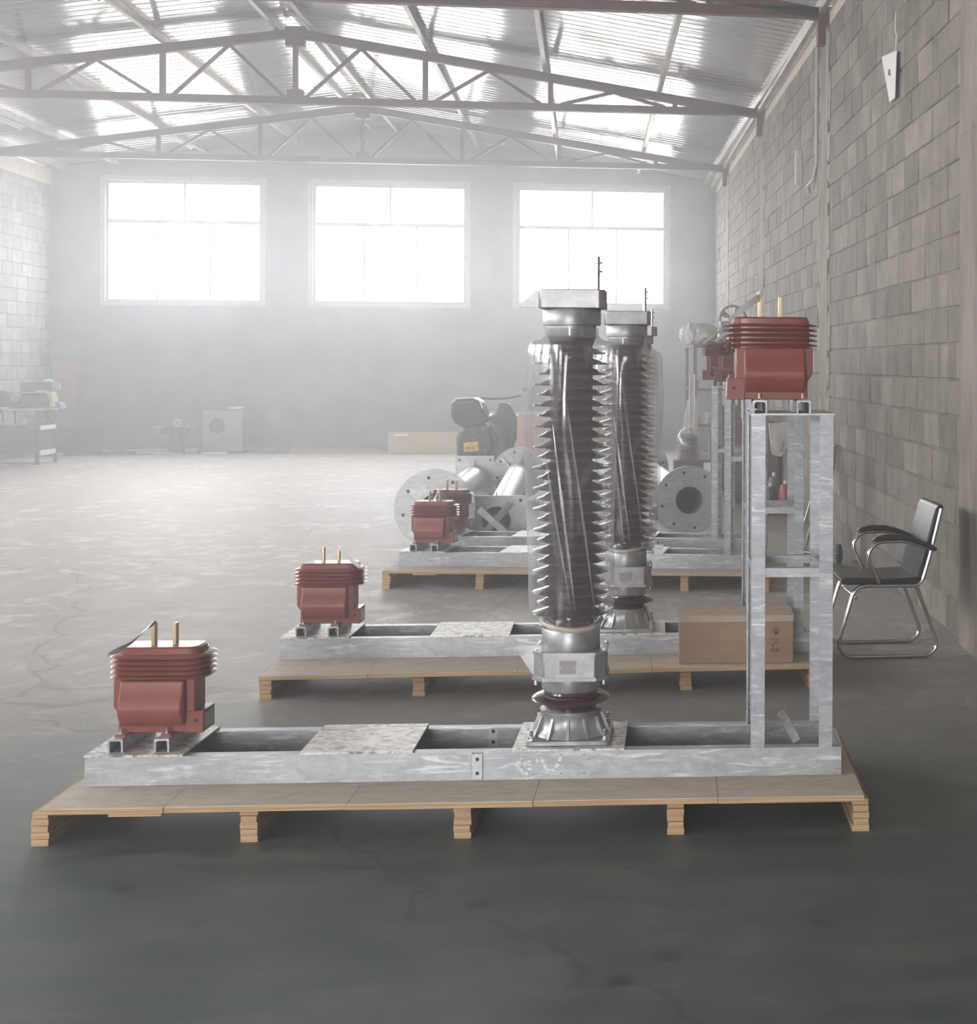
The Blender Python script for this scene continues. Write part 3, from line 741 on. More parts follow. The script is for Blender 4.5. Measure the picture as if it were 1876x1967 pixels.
for O, a, lab, stp, fm in ((O1, A1, 'red transformer at the left end of the nearest stand, with a grey film strip', 'left', None),
                       (O2, A2, 'red transformer at the left end of the second stand, white strip on its right terminal', 'right', None),
                       (O3, A3, 'red transformer at the left end of the third stand, clear film hood on a terminal', 'hood', None),
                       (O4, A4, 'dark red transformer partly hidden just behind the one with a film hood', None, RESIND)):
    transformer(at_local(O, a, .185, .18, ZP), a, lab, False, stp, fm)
ZTT = 1.333+.0435
for O, a, tx, lab, stp, fm in ((O1, A1, 0, 'large red transformer on top of the nearest tower, white film strip to its left', 'knot', None),
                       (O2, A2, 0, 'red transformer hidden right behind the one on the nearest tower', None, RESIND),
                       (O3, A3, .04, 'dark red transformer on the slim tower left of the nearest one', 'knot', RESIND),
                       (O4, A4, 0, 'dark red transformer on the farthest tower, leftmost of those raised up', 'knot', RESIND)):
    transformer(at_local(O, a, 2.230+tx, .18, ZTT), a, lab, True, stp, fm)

# ---------------------------------------------------------------- porcelain columns
def column(loc, rz, label):
    r = thing('porcelain_post_transformer', label, 'insulator column', loc, rz, 'tall porcelain columns')
    q = MB(); q.prism(rounded(-.139, .139, -.139, .139, .015, 3), 0, .016, 'z'); ob('base_flange', q, SILVER, r, bevel=.002)
    q = MB(); q.lathe([(.128, .014), (.124, .022), (.110, .038), (.104, .060), (.101, .082), (.103, .088), (.103, .098), (.094, .100)], 48)
    bc = ob('base_casting', q, SILVER, r)
    for k in range(12):
        a = 2*PI*k/12+PI/2; M = Matrix.Rotation(a, 4, 'Z')
        ob('gusset', MB().prism([(.100, .016), (.136, .016), (.130, .028), (.108, .080), (.100, .080)], -.004, .004, 'y', M), SILVER, bc, smooth=False)
    for sx in (-1, 1):
        for sy in (-1, 1):
            ob('anchor_bolt', bolt(MB(), sx*.121, sy*.121, .016, .010, .034), STEEL, r)
    q = MB(); q.lathe([(.088, .098), (.089, .112), (.098, .118), (.130, .128), (.1335, .133), (.130, .139), (.112, .148), (.092, .153), (.090, .160)], 56); ob('lower_shed', q, PORC, r)
    q = MB(); q.lathe([(.090, .160), (.096, .164), (.0985, .172), (.0985, .202), (.0985, .214)], 48); ob('lower_collar', q, SILVER, r)
    oc = [(-.118, -.075), (-.082, -.112), (.088, -.112), (.122, -.078), (.122, .078), (.088, .112), (-.082, .112), (-.118, .075)]
    q = MB(); q.prism(oc, .214, .302, 'z'); hb = ob('terminal_housing', q, SILVER, r, bevel=.003)
    q = MB(); q.prism([(x*1.05, y*1.05) for x, y in oc], .209, .221, 'z'); q.prism([(x*1.03, y*1.03) for x, y in oc], .296, .304, 'z'); ob('housing_flange', q, SILVER, hb, smooth=False)
    np_ = ob('nameplate', MB().box(-.030, .024, -.1145, -.1122, .234, .278), NAMEP, hb, smooth=False)
    for x in (-.026, .020): ob('rivet', MB().rod((x, -.1160, .256), (x, -.1143, .256), .0025, 8), STEEL, np_)
    for x, y in ((-.112, -.07), (.115, -.07), (-.112, .07), (.115, .07)):
        ob('housing_bolt', MB().rod((x, y, .190), (x, y, .212), .006, 6), STEEL, hb); ob('housing_bolt', MB().rod((x, y, .3045), (x, y, .311), .006, 6), STEEL, hb)
    ob('side_bracket', MB().prism([(-.118, .301), (-.170, .301), (-.170, .290), (-.122, .218), (-.118, .218)], -.052, .03).box(-.172, -.118, -.055, .033, .300, .303), SILVER, hb, smooth=False)
    q = MB(); q.lathe([(.098, .303), (.100, .312), (.0985, .330), (.0985, .365), (.094, .374)], 48); ob('lower_neck', q, SILVER, r)
    q = MB(); q.lathe([(.088, .372), (.074, .40), (.072, .42), (.072, 1.335), (.078, 1.35), (.080, 1.362)], 40); core = ob('insulator_core', q, PORC, r)
    z = .428
    for k in range(26):
        R = .131 if k % 2 == 0 else .116
        q = MB(); q.lathe([(.0715, z-.002), (.095, z-.006), (R-.006, z-.007), (R, z-.004), (R-.002, z-.001), (R-.022, z+.0045), (.088, z+.0105), (.0715, z+.017)], 44)
        ob('shed', q, PORC, core); z += .0353
    q = MB(); q.lathe([(.080, 1.358), (.083, 1.362), (.083, 1.400), (.0975, 1.402), (.0985, 1.410), (.0985, 1.452), (.094, 1.458)], 48); ob('top_neck', q, SILVER, r)
    hx = [(-.108, -.060), (-.098, -.085), (.098, -.085), (.116, -.060), (.116, .075), (.09, .10), (-.09, .10), (-.108, .075)]
    q = MB(); q.prism(hx, 1.458, 1.522, 'z'); hd = ob('head_housing', q, SILVER, r, bevel=.003)
    ob('head_bracket', MB().prism([(-.105, 1.518), (-.118, 1.518), (-.172, 1.470), (-.172, 1.462), (-.105, 1.462)], -.05, -.03), SILVER, hd, smooth=False)
    ob('line_terminal', MB().rod((.085, .02, 1.520), (.085, .02, 1.64), .009, 12).lathe([(.018, 0), (.018, .006)], 16, Matrix.Translation((.085, .02, 1.585))).lathe([(.018, 0), (.018, .006)], 16, Matrix.Translation((.085, .02, 1.615))), STEEL, hd)
    return r
def wrap(loc, rz, label, seed, bulge=1.0):
    rnd = random.Random(seed); ph = [rnd.uniform(0, 6.28) for _ in range(6)]
    def wob(a, z):
        return 1+.025*math.sin(3*a+ph[0]+4*z)+.018*math.sin(7*a+ph[1]-9*z)+.012*math.sin(13*a+ph[2]+5*z)+.015*math.sin(2*a+ph[3]+11*z)
    pr_ = [(.098, .372), (.104, .384), (.100, .392), (.122, .405), (.137, .420), (.141, .46), (.143, .55), (.147, .70), (.151, .85), (.154, .98), (.158, 1.08), (.155, 1.18), (.150, 1.27), (.147, 1.31), (.143, 1.335), (.128, 1.348), (.104, 1.355), (.090, 1.366), (.086, 1.378), (.088, 1.392)]
    q = MB(); pts = []
    for i in range(len(pr_)-1):
        for t in range(3): pts.append((pr_[i][0]+(pr_[i+1][0]-pr_[i][0])*t/3, pr_[i][1]+(pr_[i+1][1]-pr_[i][1])*t/3))
    pts.append(pr_[-1]); pts = [(max(rr*(1 if rr < .12 else bulge), .1345 if .41 < z < 1.34 else .09), z) for rr, z in pts]
    q.lathe(pts, 72, None, False, lambda a, z: max(wob(a, z), .985) if z > .41 and z < 1.34 else 1+.03*math.sin(9*a+ph[4]))
    o = ob('plastic_wrap', q, FILM, None, loc, (0, 0, rz)); tag(o, label, 'plastic wrap', 'clear film wrapped around the columns')
    # gathered folds running diagonally down the front
    for k in range(3):
        a0 = -PI/2-.60+.26*k+rnd.uniform(-.05, .05); a1 = a0+rnd.uniform(.45, .7); z0 = rnd.uniform(1.0, 1.31); z1 = max(z0-rnd.uniform(.55, .9), .42); P = []; n = 18
        for i in range(n+1):
            t = i/n; a = a0+(a1-a0)*t; zz = z0+(z1-z0)*t
            R = .156*(1 if zz > .46 else 1-(.46-zz)*2.2); P.append((R*math.cos(a), R*math.sin(a), zz))
        am = (a0+a1)/2
        ob('film_fold', ribbon(P, [.001+.008*math.sin(PI*i/n)*rnd.uniform(.7, 1.2) for i in range(n+1)], .0006, (-math.sin(am), math.cos(am), 0)), FOLD, o)
    q = MB(); q.tube([(.100*math.cos(a)*(1+.02*math.sin(5*a)), .100*math.sin(a), .386+.010*math.sin(2*a+seed)) for a in [2*PI*i/40 for i in range(40)]], .010, 8, True)
    ob('tape_band', q, TAPE, o)
    return o
FOLD = m_film('gathered_film', .26, .2); TAPE = mat('packing_tape', (.48, .42, .34), (.62, .57, .50), rough=.3, scale=20, bmp=.5)
ZC = ZT+.0068
for O, a, cx_, lab, lw, sd in ((O1, A1, 0, 'nearest tall brown porcelain column with silver castings', 'clear plastic film around the nearest porcelain column', 1),
                       (O2, A2, .038, 'second porcelain column, half hidden right behind the nearest one', 'clear plastic film around the second porcelain column', 2),
                       (O3, A3, .05, 'third porcelain column, only its right edge showing past the second', 'clear plastic film bulging out right of the second column', 3),
                       (O4, A4, .02, 'farthest porcelain column, hidden in line behind the other three', 'clear plastic film around the farthest porcelain column', 4)):
    p = at_local(O, a, 1.538+cx_+.008, .17, ZC); column(p, a, lab); wrap(p, a, lw, sd, (1, 1, 1.06, 1)[sd-1])
# white tag tied to a bolt of the third column
q = MB().box(-.001, .001, -.028, .028, 0, .06); o = ob('paper_tag', MB().box(-.03, .03, -.001, .001, 0, .06), PAPER, None, at_local(O3, A3, 1.76, -.012, .2265), (0, 0, A3), smooth=False)
tag(o, 'small white paper tag beside the bolts of the third column', 'tag'); ob('pen_mark', MB().box(-.012, -.004, -.0016, -.0011, .03, .033).box(.002, .012, -.0016, -.0011, .03, .033), PRINT, o, smooth=False)

# loose angle offcut leaning in the nearest stand
q = MB().prism([(0, 0), (.032, 0), (.032, .003), (.003, .003), (.003, .032), (0, .032)], 0, .112, 'z')
o = ob('angle_offcut', q, GALV, smooth=False); tag(o, 'short galvanised angle offcut leaning inside the nearest tower', 'steel offcut')
pz = Vector(at_local(O1, A1, 2.232, .055, .2195)); tp = Vector(at_local(O1, A1, 2.300, .050, .2195)); up = Vector(at_local(O1, A1, 2.243, .085, .318))
d_ = (up-tp).normalized(); xx = Vector((math.cos(A1)*.8, .0, .0))+Vector((0, -.6, 0)); xx = (xx-d_*xx.dot(d_)).normalized(); yy_ = d_.cross(xx)
o.matrix_world = Matrix.Translation(tp) @ Matrix((xx, yy_, d_)).transposed().to_4x4()

# ---------------------------------------------------------------- cardboard box on the second pallet
bx = thing('cardboard_box', 'long brown cardboard box with dark print, on the second pallet', 'box', (.412, 6.655, .1255), math.radians(-3.5))
W_, D_, H_ = .526, .255, .218
ob('box_body', MB().box(0, W_, 0, D_, 0, H_), CARD, bx, bevel=.004)
ob('top_flap', MB().box(-.002, W_+.002, -.001, D_/2-.001, H_+.0003, H_+.0035), CARDE, bx, smooth=False)
ob('top_flap', MB().box(-.002, W_+.002, D_/2+.001, D_+.001, H_+.0003, H_+.0035), CARDE, bx, smooth=False)
ob('edge_tape', MB().box(-.001, W_+.001, -.0012, -.0004, H_-.026, H_), CARDE, bx, smooth=False).location = (0, 0, 0)
def pr_box(a, b, c_, d): return MB().box(a, b, -.0014, -.0002, c_, d)
q = MB(); q.torus(.0135, .0009, Matrix.Translation((.446, -.0008, .147)) @ Matrix.Rotation(PI/2, 4, 'X'), 28, 6)
for zz in (-.006, 0, .006): q.box(.446-.011+abs(zz)*.3, .446+.011-abs(zz)*.3, -.0014, -.0002, .147+zz-.0006, .147+zz+.0006)
q.box(.4455, .4465, -.0014, -.0002, .136, .158); q.prism([(.438, .138), (.454, .138), (.446, .147)], -.0014, -.0002); ob('round_emblem', q, PRINT, bx, smooth=False)
rnd = random.Random(5)
def glyph(q, x, z, s_):
    for k in range(3): q.box(x, x+s_*rnd.uniform(.7, 1), -.0014, -.0002, z+s_*k*.36, z+s_*k*.36+s_*.12)
    q.box(x+s_*.45, x+s_*.57, -.0014, -.0002, z, z+s_*.9)
q = MB()
for x, z in ((.432, .163), (.438, .163), (.444, .163), (.450, .163)): glyph(q, x, z, .003)
for x in (.412, .424, .436, .448): glyph(q, x, .107, .0065)
for x in (.436, .448): glyph(q, x, .096, .0065)
glyph(q, .418, .150, .006); glyph(q, .418, .138, .006)
q.box(.405, .460, -.0014, -.0002, .0915, .0923)
q.prism([(.427, .080), (.432, .076), (.437, .080), (.434, .084), (.431, .087)], -.0014, -.0002)
ob('printed_characters', q, PRINT, bx, smooth=False)
q = MB()
for x0 in (.424, .446):
    q.box(x0, x0+.013, -.0014, -.0002, .054, .055).box(x0, x0+.013, -.0014, -.0002, .069, .070).box(x0, x0+.001, -.0014, -.0002, .055, .069).box(x0+.012, x0+.013, -.0014, -.0002, .055, .069)
q.prism([(.449, .057), (.456, .057), (.4525, .066)], -.0014, -.0002); q.box(.429, .4305, -.0014, -.0002, .057, .067); q.box(.427, .433, -.0014, -.0002, .057, .0585)
ob('handling_symbols', q, PRINT, bx, smooth=False)

# ---------------------------------------------------------------- chrome armchair by the wall
ch = thing('armchair', 'chrome-framed black armchair beside the block wall', 'chair', (1.30, 7.28, 0), 0)
def side_frame(y):
    P = fillet([(.36, y, .372), (.475, y, .065), (.43, y, .011), (0, y, .011), (-.045, y, .07), (.045, y, .372), (.385, y, .368), (.425, y, .50), (.49, y, .76)], [.03, .06, .05, .05, .06, .05, .03], 6)
    return MB().tube(P, .0105, 10)
for y in (0, .40):
    s_ = ob('tube_frame', side_frame(y), CHROME, ch)
    P = fillet([(.165, y-.0 if y else -.012, .385), (.10, y-.012 if not y else y+.012, .53), (.15, y-.012 if not y else y+.012, .596), (.30, y-.012 if not y else y+.012, .600), (.437, y-.012 if not y else y+.012, .556)], .045, 6)
    a_ = ob('armrest_tube', MB().tube(P, .010, 10), CHROME, ch)
    yc = -.012 if not y else .412; prof_ = []
    top = [(.125, .600), (.145, .622), (.20, .634), (.28, .633), (.36, .612), (.44, .578), (.455, .566)]; bot = [(.45, .548), (.36, .585), (.28, .606), (.20, .611), (.15, .602)]
    ob('armrest_pad', MB().prism(top+bot, yc-.024, yc+.024), BLACKP, ch, bevel=.006)
ob('cross_bar', MB().rod((.05, 0, .31), (.05, .40, .31), .008, 10), CHROME, ch)
ob('cross_bar', MB().rod((.30, 0, .372), (.30, .40, .372), .008, 10), CHROME, ch)
ob('seat_cushion', MB().prism([(-.03, .392), (-.015, .382), (.38, .382), (.395, .392), (.37, .412), (.20, .405), (.06, .415), (-.005, .415), (-.028, .408)], -.005, .405), LEATHER, ch, bevel=.008)
ob('seat_piping', MB().prism([(.0, .379), (.385, .379), (.385, .3835), (.0, .3835)], -.007, .407), BLACKP, ch, smooth=False)
ob('backrest', MB().prism([(.365, .395), (.385, .400), (.415, .47), (.505, .765), (.497, .782), (.480, .780), (.462, .760), (.385, .50)], .0, .40), LEATHER, ch, bevel=.01)
ob('armrest_knob', MB().blob((.452, -.012, .556), .014, .016, .012, 10), BLACKP, ch)
# hand trolley parked against the wall behind the stands
ht = thing('hand_trolley', 'bright-tubed hand trolley leaning on the wall behind the armchair', 'trolley', (0, 0, 0), 0)
P = fillet([(1.65, 11.1, .05), (1.99, 11.75, .82), (2.02, 11.83, .84), (2.01, 11.95, .55)], .05, 6); ob('handle_tube', MB().tube(P, .012, 10), CHROME, ht)
P = fillet([(1.62, 11.3, .05), (1.97, 11.93, .80), (2.02, 12.0, .82), (2.01, 12.1, .6)], .05, 6); ob('handle_tube', MB().tube(P, .012, 10), CHROME, ht)
ob('toe_bar', MB().bar((1.60, 10.95, .02), (1.87, 10.40, .02), .03, .03), CHROME, ht, smooth=False)
ob('trolley_wheel', MB().lathe([(.06, -.02), (.075, -.015), (.075, .015), (.06, .02)], 20, Matrix.Translation((1.86, 10.75, .076)) @ Matrix.Rotation(PI/2, 4, 'Y')), BLACKP, ht)
ob('axle', MB().rod((1.60, 10.9, .076), (1.88, 10.75, .076), .01), CHROME, ht)

# ---------------------------------------------------------------- flanged pipes on the floor
def ring_plate(R, r_, t, n=56, square=None, bolts=8, rb=None):
    """flat annulus (or square plate) with a round hole and bolt holes left as recessed dark dots"""
    q = MB(); k = 0
    def outer(a):
        if not square: return (R*math.cos(a), R*math.sin(a))
        hx, hy = square; c_, s_ = math.cos(a), math.sin(a); f = min(hx/abs(c_) if abs(c_) > 1e-6 else 1e9, hy/abs(s_) if abs(s_) > 1e-6 else 1e9); return (f*c_, f*s_)
    angs = [2*PI*i/n for i in range(n)]
    if square:
        hx, hy = square; c0 = math.atan2(hy, hx); angs = sorted(set(angs+[c0, PI-c0, PI+c0, 2*PI-c0])); n = len(angs)
    for z in (0, t):
        for a in angs: x, y = outer(a); q.v.append((x, y, z))
        for a in angs: q.v.append((r_*math.cos(a), r_*math.sin(a), z))
    for i in range(n):
        j = (i+1) % n
        q.f += [(i, j, n+j, n+i), (2*n+i, 3*n+i, 3*n+j, 2*n+j), (i, 2*n+i, 2*n+j, j), (n+i, n+j, 3*n+j, 3*n+i)]
    return q
def pipe_shell(r_, t, L):
    q = MB(); n = 40
    for rr in (r_, r_-t):
        for z in (0, L):
            for i in range(n): a = 2*PI*i/n; q.v.append((rr*math.cos(a), rr*math.sin(a), z))
    for i in range(n):
        j = (i+1) % n
        q.f += [(i, j, n+j, n+i), (2*n+i, 3*n+i, 3*n+j, 2*n+j), (i, 2*n+i, 2*n+j, j), (n+i, n+j, 3*n+j, 3*n+i)]
    return q
def frame_to(p, q_):
    p, q_ = Vector(p), Vector(q_); d = (q_-p).normalized(); x = d.cross(Vector((0, 0, 1))).normalized(); y = x.cross(d)
    return Matrix.Translation(p) @ Matrix((x, y, d)).transposed().to_4x4(), (q_-p).length
def flanged_pipe(label, p, q_, r_, near, far):
    """near/far: ('disc', R) or ('plate', hx, hy)"""
    M, L = frame_to(p, q_)
    R_ = thing('flanged_pipe', label, 'pipe', (0, 0, 0), 0, 'flanged pipes lying on the floor'); R_.matrix_world = M
    ob('pipe_barrel', pipe_shell(r_, .008, L), GALVD, R_)
    for side, spec in ((0, near), (L, far)):
        t = .02; z0 = side if side == 0 else side-t
        if spec[0] == 'disc': q = ring_plate(spec[1], r_+.001, t); n = 8; rb = (spec[1]+r_)/2+.03
        else: q = ring_plate(0, r_+.001, t, square=(spec[1], spec[2])); n = 4; rb = None
        fl_ = ob('flange', q, GALVD, R_, (0, 0, z0-(.0005 if side == 0 else -.0005)), smooth=False)
        holes = [(rb*math.cos(2*PI*(i+.25)/n), rb*math.sin(2*PI*(i+.25)/n)) for i in range(n)] if rb else [(sx*spec[1]*.80, sy*spec[2]*.80) for sx in (-1, 1) for sy in (-1, 1)]
        for x, y in holes: ob('bolt_hole', MB().lathe([(.014, 0), (.014, .0015)], 14, Matrix.Translation((x, y, -.0016))).lathe([(.014, 0), (.014, .0015)], 14, Matrix.Translation((x, y, t+.0002))), BLACKP, fl_, smooth=False)
        for k in range(6 if spec[0] == 'disc' else 4):
            a = 2*PI*k/(6 if spec[0] == 'disc' else 4)+(.3 if spec[0] == 'disc' else 0)+(PI/2 if spec[0] != 'disc' else 0)
            ext = (spec[1] if spec[0] == 'disc' else spec[1])*.93
            z_a, z_b = (t, t+.14) if side == 0 else (-.14, -.0005)
            pr2 = [(r_+.0005, z_a+.001), (ext, z_a+.001), (r_+.0005, z_b)] if side == 0 else [(r_+.0005, z_b), (ext, z_b), (r_+.0005, z_a)]
            ob('stiffener', MB().prism([(x, z) for x, z in pr2], -.005, .005, 'y', Matrix.Rotation(a, 4, 'Z')), GALVD, fl_, smooth=False)
    return R_
flanged_pipe('flanged pipe with a square end plate, left of the motorbike', (-1.218, 11.95, .325), (-1.235, 16.35, .237), .125, ('disc', .320), ('plate', .208, .234))
flanged_pipe('flanged pipe with a cross of angle iron leaning on its near plate', (-.742, 12.1, .207), (-.752, 16.2, .288), .125, ('plate', .245, .205), ('disc', .287))
flanged_pipe('flanged pipe right of the porcelain columns, its round end facing out', (.877, 12.72, .302), (.62, 16.9, .302), .128, ('disc', .300), ('disc', .300))
flanged_pipe('flanged pipe partly hidden behind the one right of the columns', (.34, 13.5, .282), (.10, 17.4, .282), .128, ('disc', .280), ('disc', .280))
for (a, b, lab) in (((-.915, 11.86, .02), (-.62, 12.02, .36), 'angle iron leaning to the right on the pipe end plate'), ((-.86, 11.80, .335), (-.50, 11.72, .02), 'double angle iron crossing in front of the other leaning one')):
    v1 = Vector(a); v2 = Vector(b)
    q = MB().bar(v1, v2, .055, .006, (0, 1, 0)).bar(v1+Vector((.02, -.024, 0.015)), v2+Vector((.02, -.024, .015)), .006, .045, (0, 1, 0))
    tag(ob('angle_iron', q, GALV, smooth=False), lab, 'steel angle')

# ---------------------------------------------------------------- motorbike seen from behind
mb_ = thing('motor_scooter', 'dark scooter with yellow licence plate, parked facing away', 'scooter', (-1.33, 17.75, 0), math.radians(-5))
tilt = bpy.data.objects.new('x', None); bpy.data.objects.remove(tilt)
def sc(name, q, m, par=None, **k): return ob(name, q, m, par or mb_, **k)
def wheel(y, x=0, s=1):
    M = Matrix.Translation((x, y, .24)) @ Matrix.Rotation(PI/2, 4, 'Y')
    t = sc('wheel', MB().torus(.19, .05, M, 36, 10), BLACKP); ob('hub', MB().lathe([(.15, -.012), (.15, .012)], 24, M).lathe([(.05, -.05), (.05, .05)], 16, M), GREYM, t); return t
wheel(0); wheel(1.15, .12)
sc('rear_body', MB().prism([(-.17, .40), (-.19, .55), (-.15, .72), (-.08, .80), (.10, .80), (.18, .70), (.22, .55), (.20, .38), (.08, .30), (-.08, .30)], -.12, .55), BLACKP, bevel=.03)
sc('side_panel', MB().prism([(.16, .30), (.24, .36), (.26, .62), (.18, .76), (.14, .70)], -.05, .8), DARKM, bevel=.02)
sc('side_panel', MB().prism([(-.22, .36), (-.14, .30), (-.12, .66), (-.16, .74), (-.23, .60)], -.05, .8), DARKM, bevel=.02)
sc('seat', MB().prism([(-.13, .79), (.13, .79), (.14, .85), (.05, .88), (-.12, .87)], -.05, .6), LEATHER, bevel=.02)
tc_ = sc('top_case', MB().prism([(-.25, .86), (-.20, .78), (-.10, .73), (.10, .75), (.16, .88), (.10, 1.04), (.02, 1.085), (-.18, 1.075), (-.25, 1.02)], -.30, .05), BLACKP, bevel=.03)
ob('top_case_trim', MB().prism([(-.25, 1.025), (-.18, 1.083), (.02, 1.092), (.10, 1.05), (.13, .96), (.118, .955), (.085, 1.045), (.01, 1.078), (-.17, 1.068), (-.24, 1.015)], -.306, -.29), STEEL, tc_, smooth=False)
ob('top_case_reflector', MB().prism([(-.20, 1.00), (.02, 1.03), (.02, 1.05), (-.19, 1.04)], -.306, -.299), RUST, tc_, smooth=False)
sc('tail_lamp', MB().box(-.07, .06, -.14, -.118, .64, .74), RUST, bevel=.01)
sc('rear_reflector', MB().box(-.03, .035, -.16, -.14, .58, .61), TAILR, bevel=.004)
sc('turn_signal', MB().blob((-.14, -.10, .70), .035, .03, .04, 12), GREYM); sc('turn_signal', MB().blob((.11, -.11, .71), .04, .03, .04, 12), GREYM)
sc('mudguard', MB().prism([(-.08, .20), (.08, .20), (.10, .52), (-.09, .52)], -.15, -.125), BLACKP, bevel=.004)
lp = sc('licence_plate', MB().box(-.085, .085, -.004, 0, -.055, .055), YELP); lp.location = (-.03, -.165, .50); lp.rotation_euler = (0, -math.radians(5), 0)
def text_mesh(txt, size, depth=.0006):
    cu = bpy.data.curves.new('lettering', 'FONT'); cu.body = txt; cu.size = size; cu.extrude = depth; cu.align_x = 'CENTER'; cu.align_y = 'CENTER'; cu.resolution_u = 3
    t = bpy.data.objects.new('t', cu); C.objects.link(t); bpy.context.view_layer.update()
    me = bpy.data.meshes.new_from_object(t.evaluated_get(bpy.context.evaluated_depsgraph_get())); bpy.data.objects.remove(t); bpy.data.curves.remove(cu); me.name = 'lettering'; return me
t_ = ob('plate_lettering', text_mesh('1BH67', .056), PRINT, lp); t_.location = (-.003, -.0055, -.016); t_.rotation_euler = (PI/2, 0, 0); t_.data.materials.clear(); t_.data.materials.append(PRINT)
t_ = ob('plate_lettering', text_mesh('::- Z -', .030), PRINT, lp); t_.location = (0, -.0055, .030); t_.rotation_euler = (PI/2, 0, 0); t_.data.materials.clear(); t_.data.materials.append(PRINT)
sc('exhaust', MB().rod((.13, -.16, .46), (.17, .55, .33), .048, 16).torus(.035, .008, Matrix.Translation((.13, -.162, .46)) @ Matrix.Rotation(PI/2, 4, 'X'), 24, 8), DARKM)
sc('leg_shield', MB().prism([(.06, .28), (.28, .30), (.36, .55), (.36, .80), (.28, .98), (.14, 1.0), (.06, .8)], .85, .97), DARKM, bevel=.03)
sc('floorboard', MB().box(-.12, .22, .5, .95, .26, .32), BLACKP, bevel=.01)
sc('front_fork', MB().rod((.12, 1.15, .24), (.15, .98, .95), .03), STEEL)
hb_ = sc('handlebar', MB().tube(fillet([(-.18, .86, 1.06), (.05, .95, 1.04), (.25, .95, 1.05), (.42, .84, 1.09)], .05), .014), BLACKP)
ob('mirror_stem', MB().tube([(.30, .93, 1.06), (.36, .95, 1.12), (.44, .95, 1.15)], .006), STEEL, hb_); ob('mirror', MB().blob((.46, .96, 1.16), .05, .012, .03, 12), BLACKP, hb_)
ob('mirror_stem', MB().tube([(-.08, .93, 1.04), (-.16, .93, 1.10), (-.24, .93, 1.12)], .006), STEEL, hb_)

# ---------------------------------------------------------------- boxes by the end wall
def carton(label, x0, x1, y0, y1, h, m, name='cardboard_carton'):
    r = thing(name, label, 'box', ((x0+x1)/2, y0, 0), 0); w2 = (x1-x0)/2
    ob('box_body', MB().box(-w2, w2, 0, y1-y0, .001, h), m, r, bevel=.005)
    ob('lid', MB().box(-w2-.004, w2+.004, -.004, y1-y0+.004, h+.0005, h+.012), m, r, smooth=False)
    ob('tape_strip', MB().box(-w2*.85, -w2*.5, -.006, -.0045, h-.03, h), PAPER, r, smooth=False)
carton('long low yellowish carton on the floor by the end wall', -3.25, -1.95, 24.45, 24.85, .325, CARDY)
carton('big brown carton behind the scooter, against the end wall', -1.62, .35, 24.2, 25.1, .66, BOARD)

# ---------------------------------------------------------------- left corner: bench with machine
wb = thing('work_bench', 'slim-legged steel workbench in the far left corner', 'workbench', (-7.86, 22.9, 0), 0)
for x, y in ((-.02, -.67), (0, .0), (-1.0, -.67), (-1.0, .0)):
    ob('leg', MB().box(x-.022, x+.022, y-.02, y+.02, 0, .785), DARKM, wb, smooth=False)
ob('bench_top', MB().box(-1.05, .03, -.70, .03, .785, .812), CLOTH, wb, smooth=False)
ob('cross_rail', MB().box(-.025, .015, -.64, -.03, .50, .56), PAPER, wb, smooth=False); ob('cross_rail', MB().box(-.025, .015, -.64, -.03, .13, .20), PAPER, wb, smooth=False)
ob('front_rail', MB().box(-.97, -.05, -.68, -.66, .45, .52), GREYM, wb, smooth=False); ob('front_rail', MB().box(-.97, -.05, -.68, -.66, .10, .17), GREYM, wb, smooth=False)
ob('back_panel', MB().box(-.97, -.05, -.02, -.005, .08, .55), GREYM, wb, smooth=False)
bgr = thing('bench_machine', 'dark belt-driven machine with a big wheel, on the workbench', 'machine', (-8.0, 22.5, .813), 0)
ob('motor_body', MB().rod((-.32, 0, .12), (.22, 0, .12), .10, 24), DARKM, bgr)
ob('machine_base', MB().box(-.34, .26, -.10, .10, 0, .03), DARKM, bgr, bevel=.004)
ob('drive_wheel', MB().lathe([(.115, -.015), (.125, -.01), (.125, .01), (.115, .015)], 32, Matrix.Translation((-.40, -.12, .135)) @ Matrix.Rotation(PI/2, 4, 'X')), BLACKP, bgr)
ob('chuck', MB().lathe([(.07, -.03), (.075, .0), (.06, .04)], 20, Matrix.Translation((-.22, -.13, .15)) @ Matrix.Rotation(PI/2, 4, 'X')), STEEL, bgr)
ob('control_head', MB().box(-.18, .24, -.09, .09, .24, .38), DARKM, bgr, bevel=.01)
ob('end_cap', MB().rod((.22, 0, .32), (.34, 0, .32), .05, 16), SILVER, bgr); ob('cover_cap', MB().blob((.18, 0, .395), .07, .05, .03, 12), PAPER, bgr)
ob('belt_guard', MB().prism([(.05, .26), (.20, .26), (.26, .20), (.28, .10), (.26, .02), (.23, .02), (.24, .10), (.22, .18), (.16, .23), (.05, .24)], -.12, .10), CARDY, bgr, smooth=False)
for i in range(3):
    hk = tag(ob('hanging_wrench', MB().rod((0, 0, 0), (.02*(i % 2), 0, -.14-.03*(i % 3)), .012, 8).blob((.0, 0, -.02), .025, .01, .025, 8), DARKM, None, (-8.55+.18*i, 22.25, .786)), ('leftmost', 'middle', 'rightmost')[i]+' of three dark tools hanging under the workbench top', 'tool', 'tools hanging under the bench')
bk = thing('blue_basket', 'blue and white slotted basket at the bench end', 'basket', (-7.76, 22.62, .8125), 0)
ob('tray', MB().prism([(-.06, 0), (.20, 0), (.16, .085), (-.09, .10)], -.12, .1), BLUEP, bk, smooth=False)
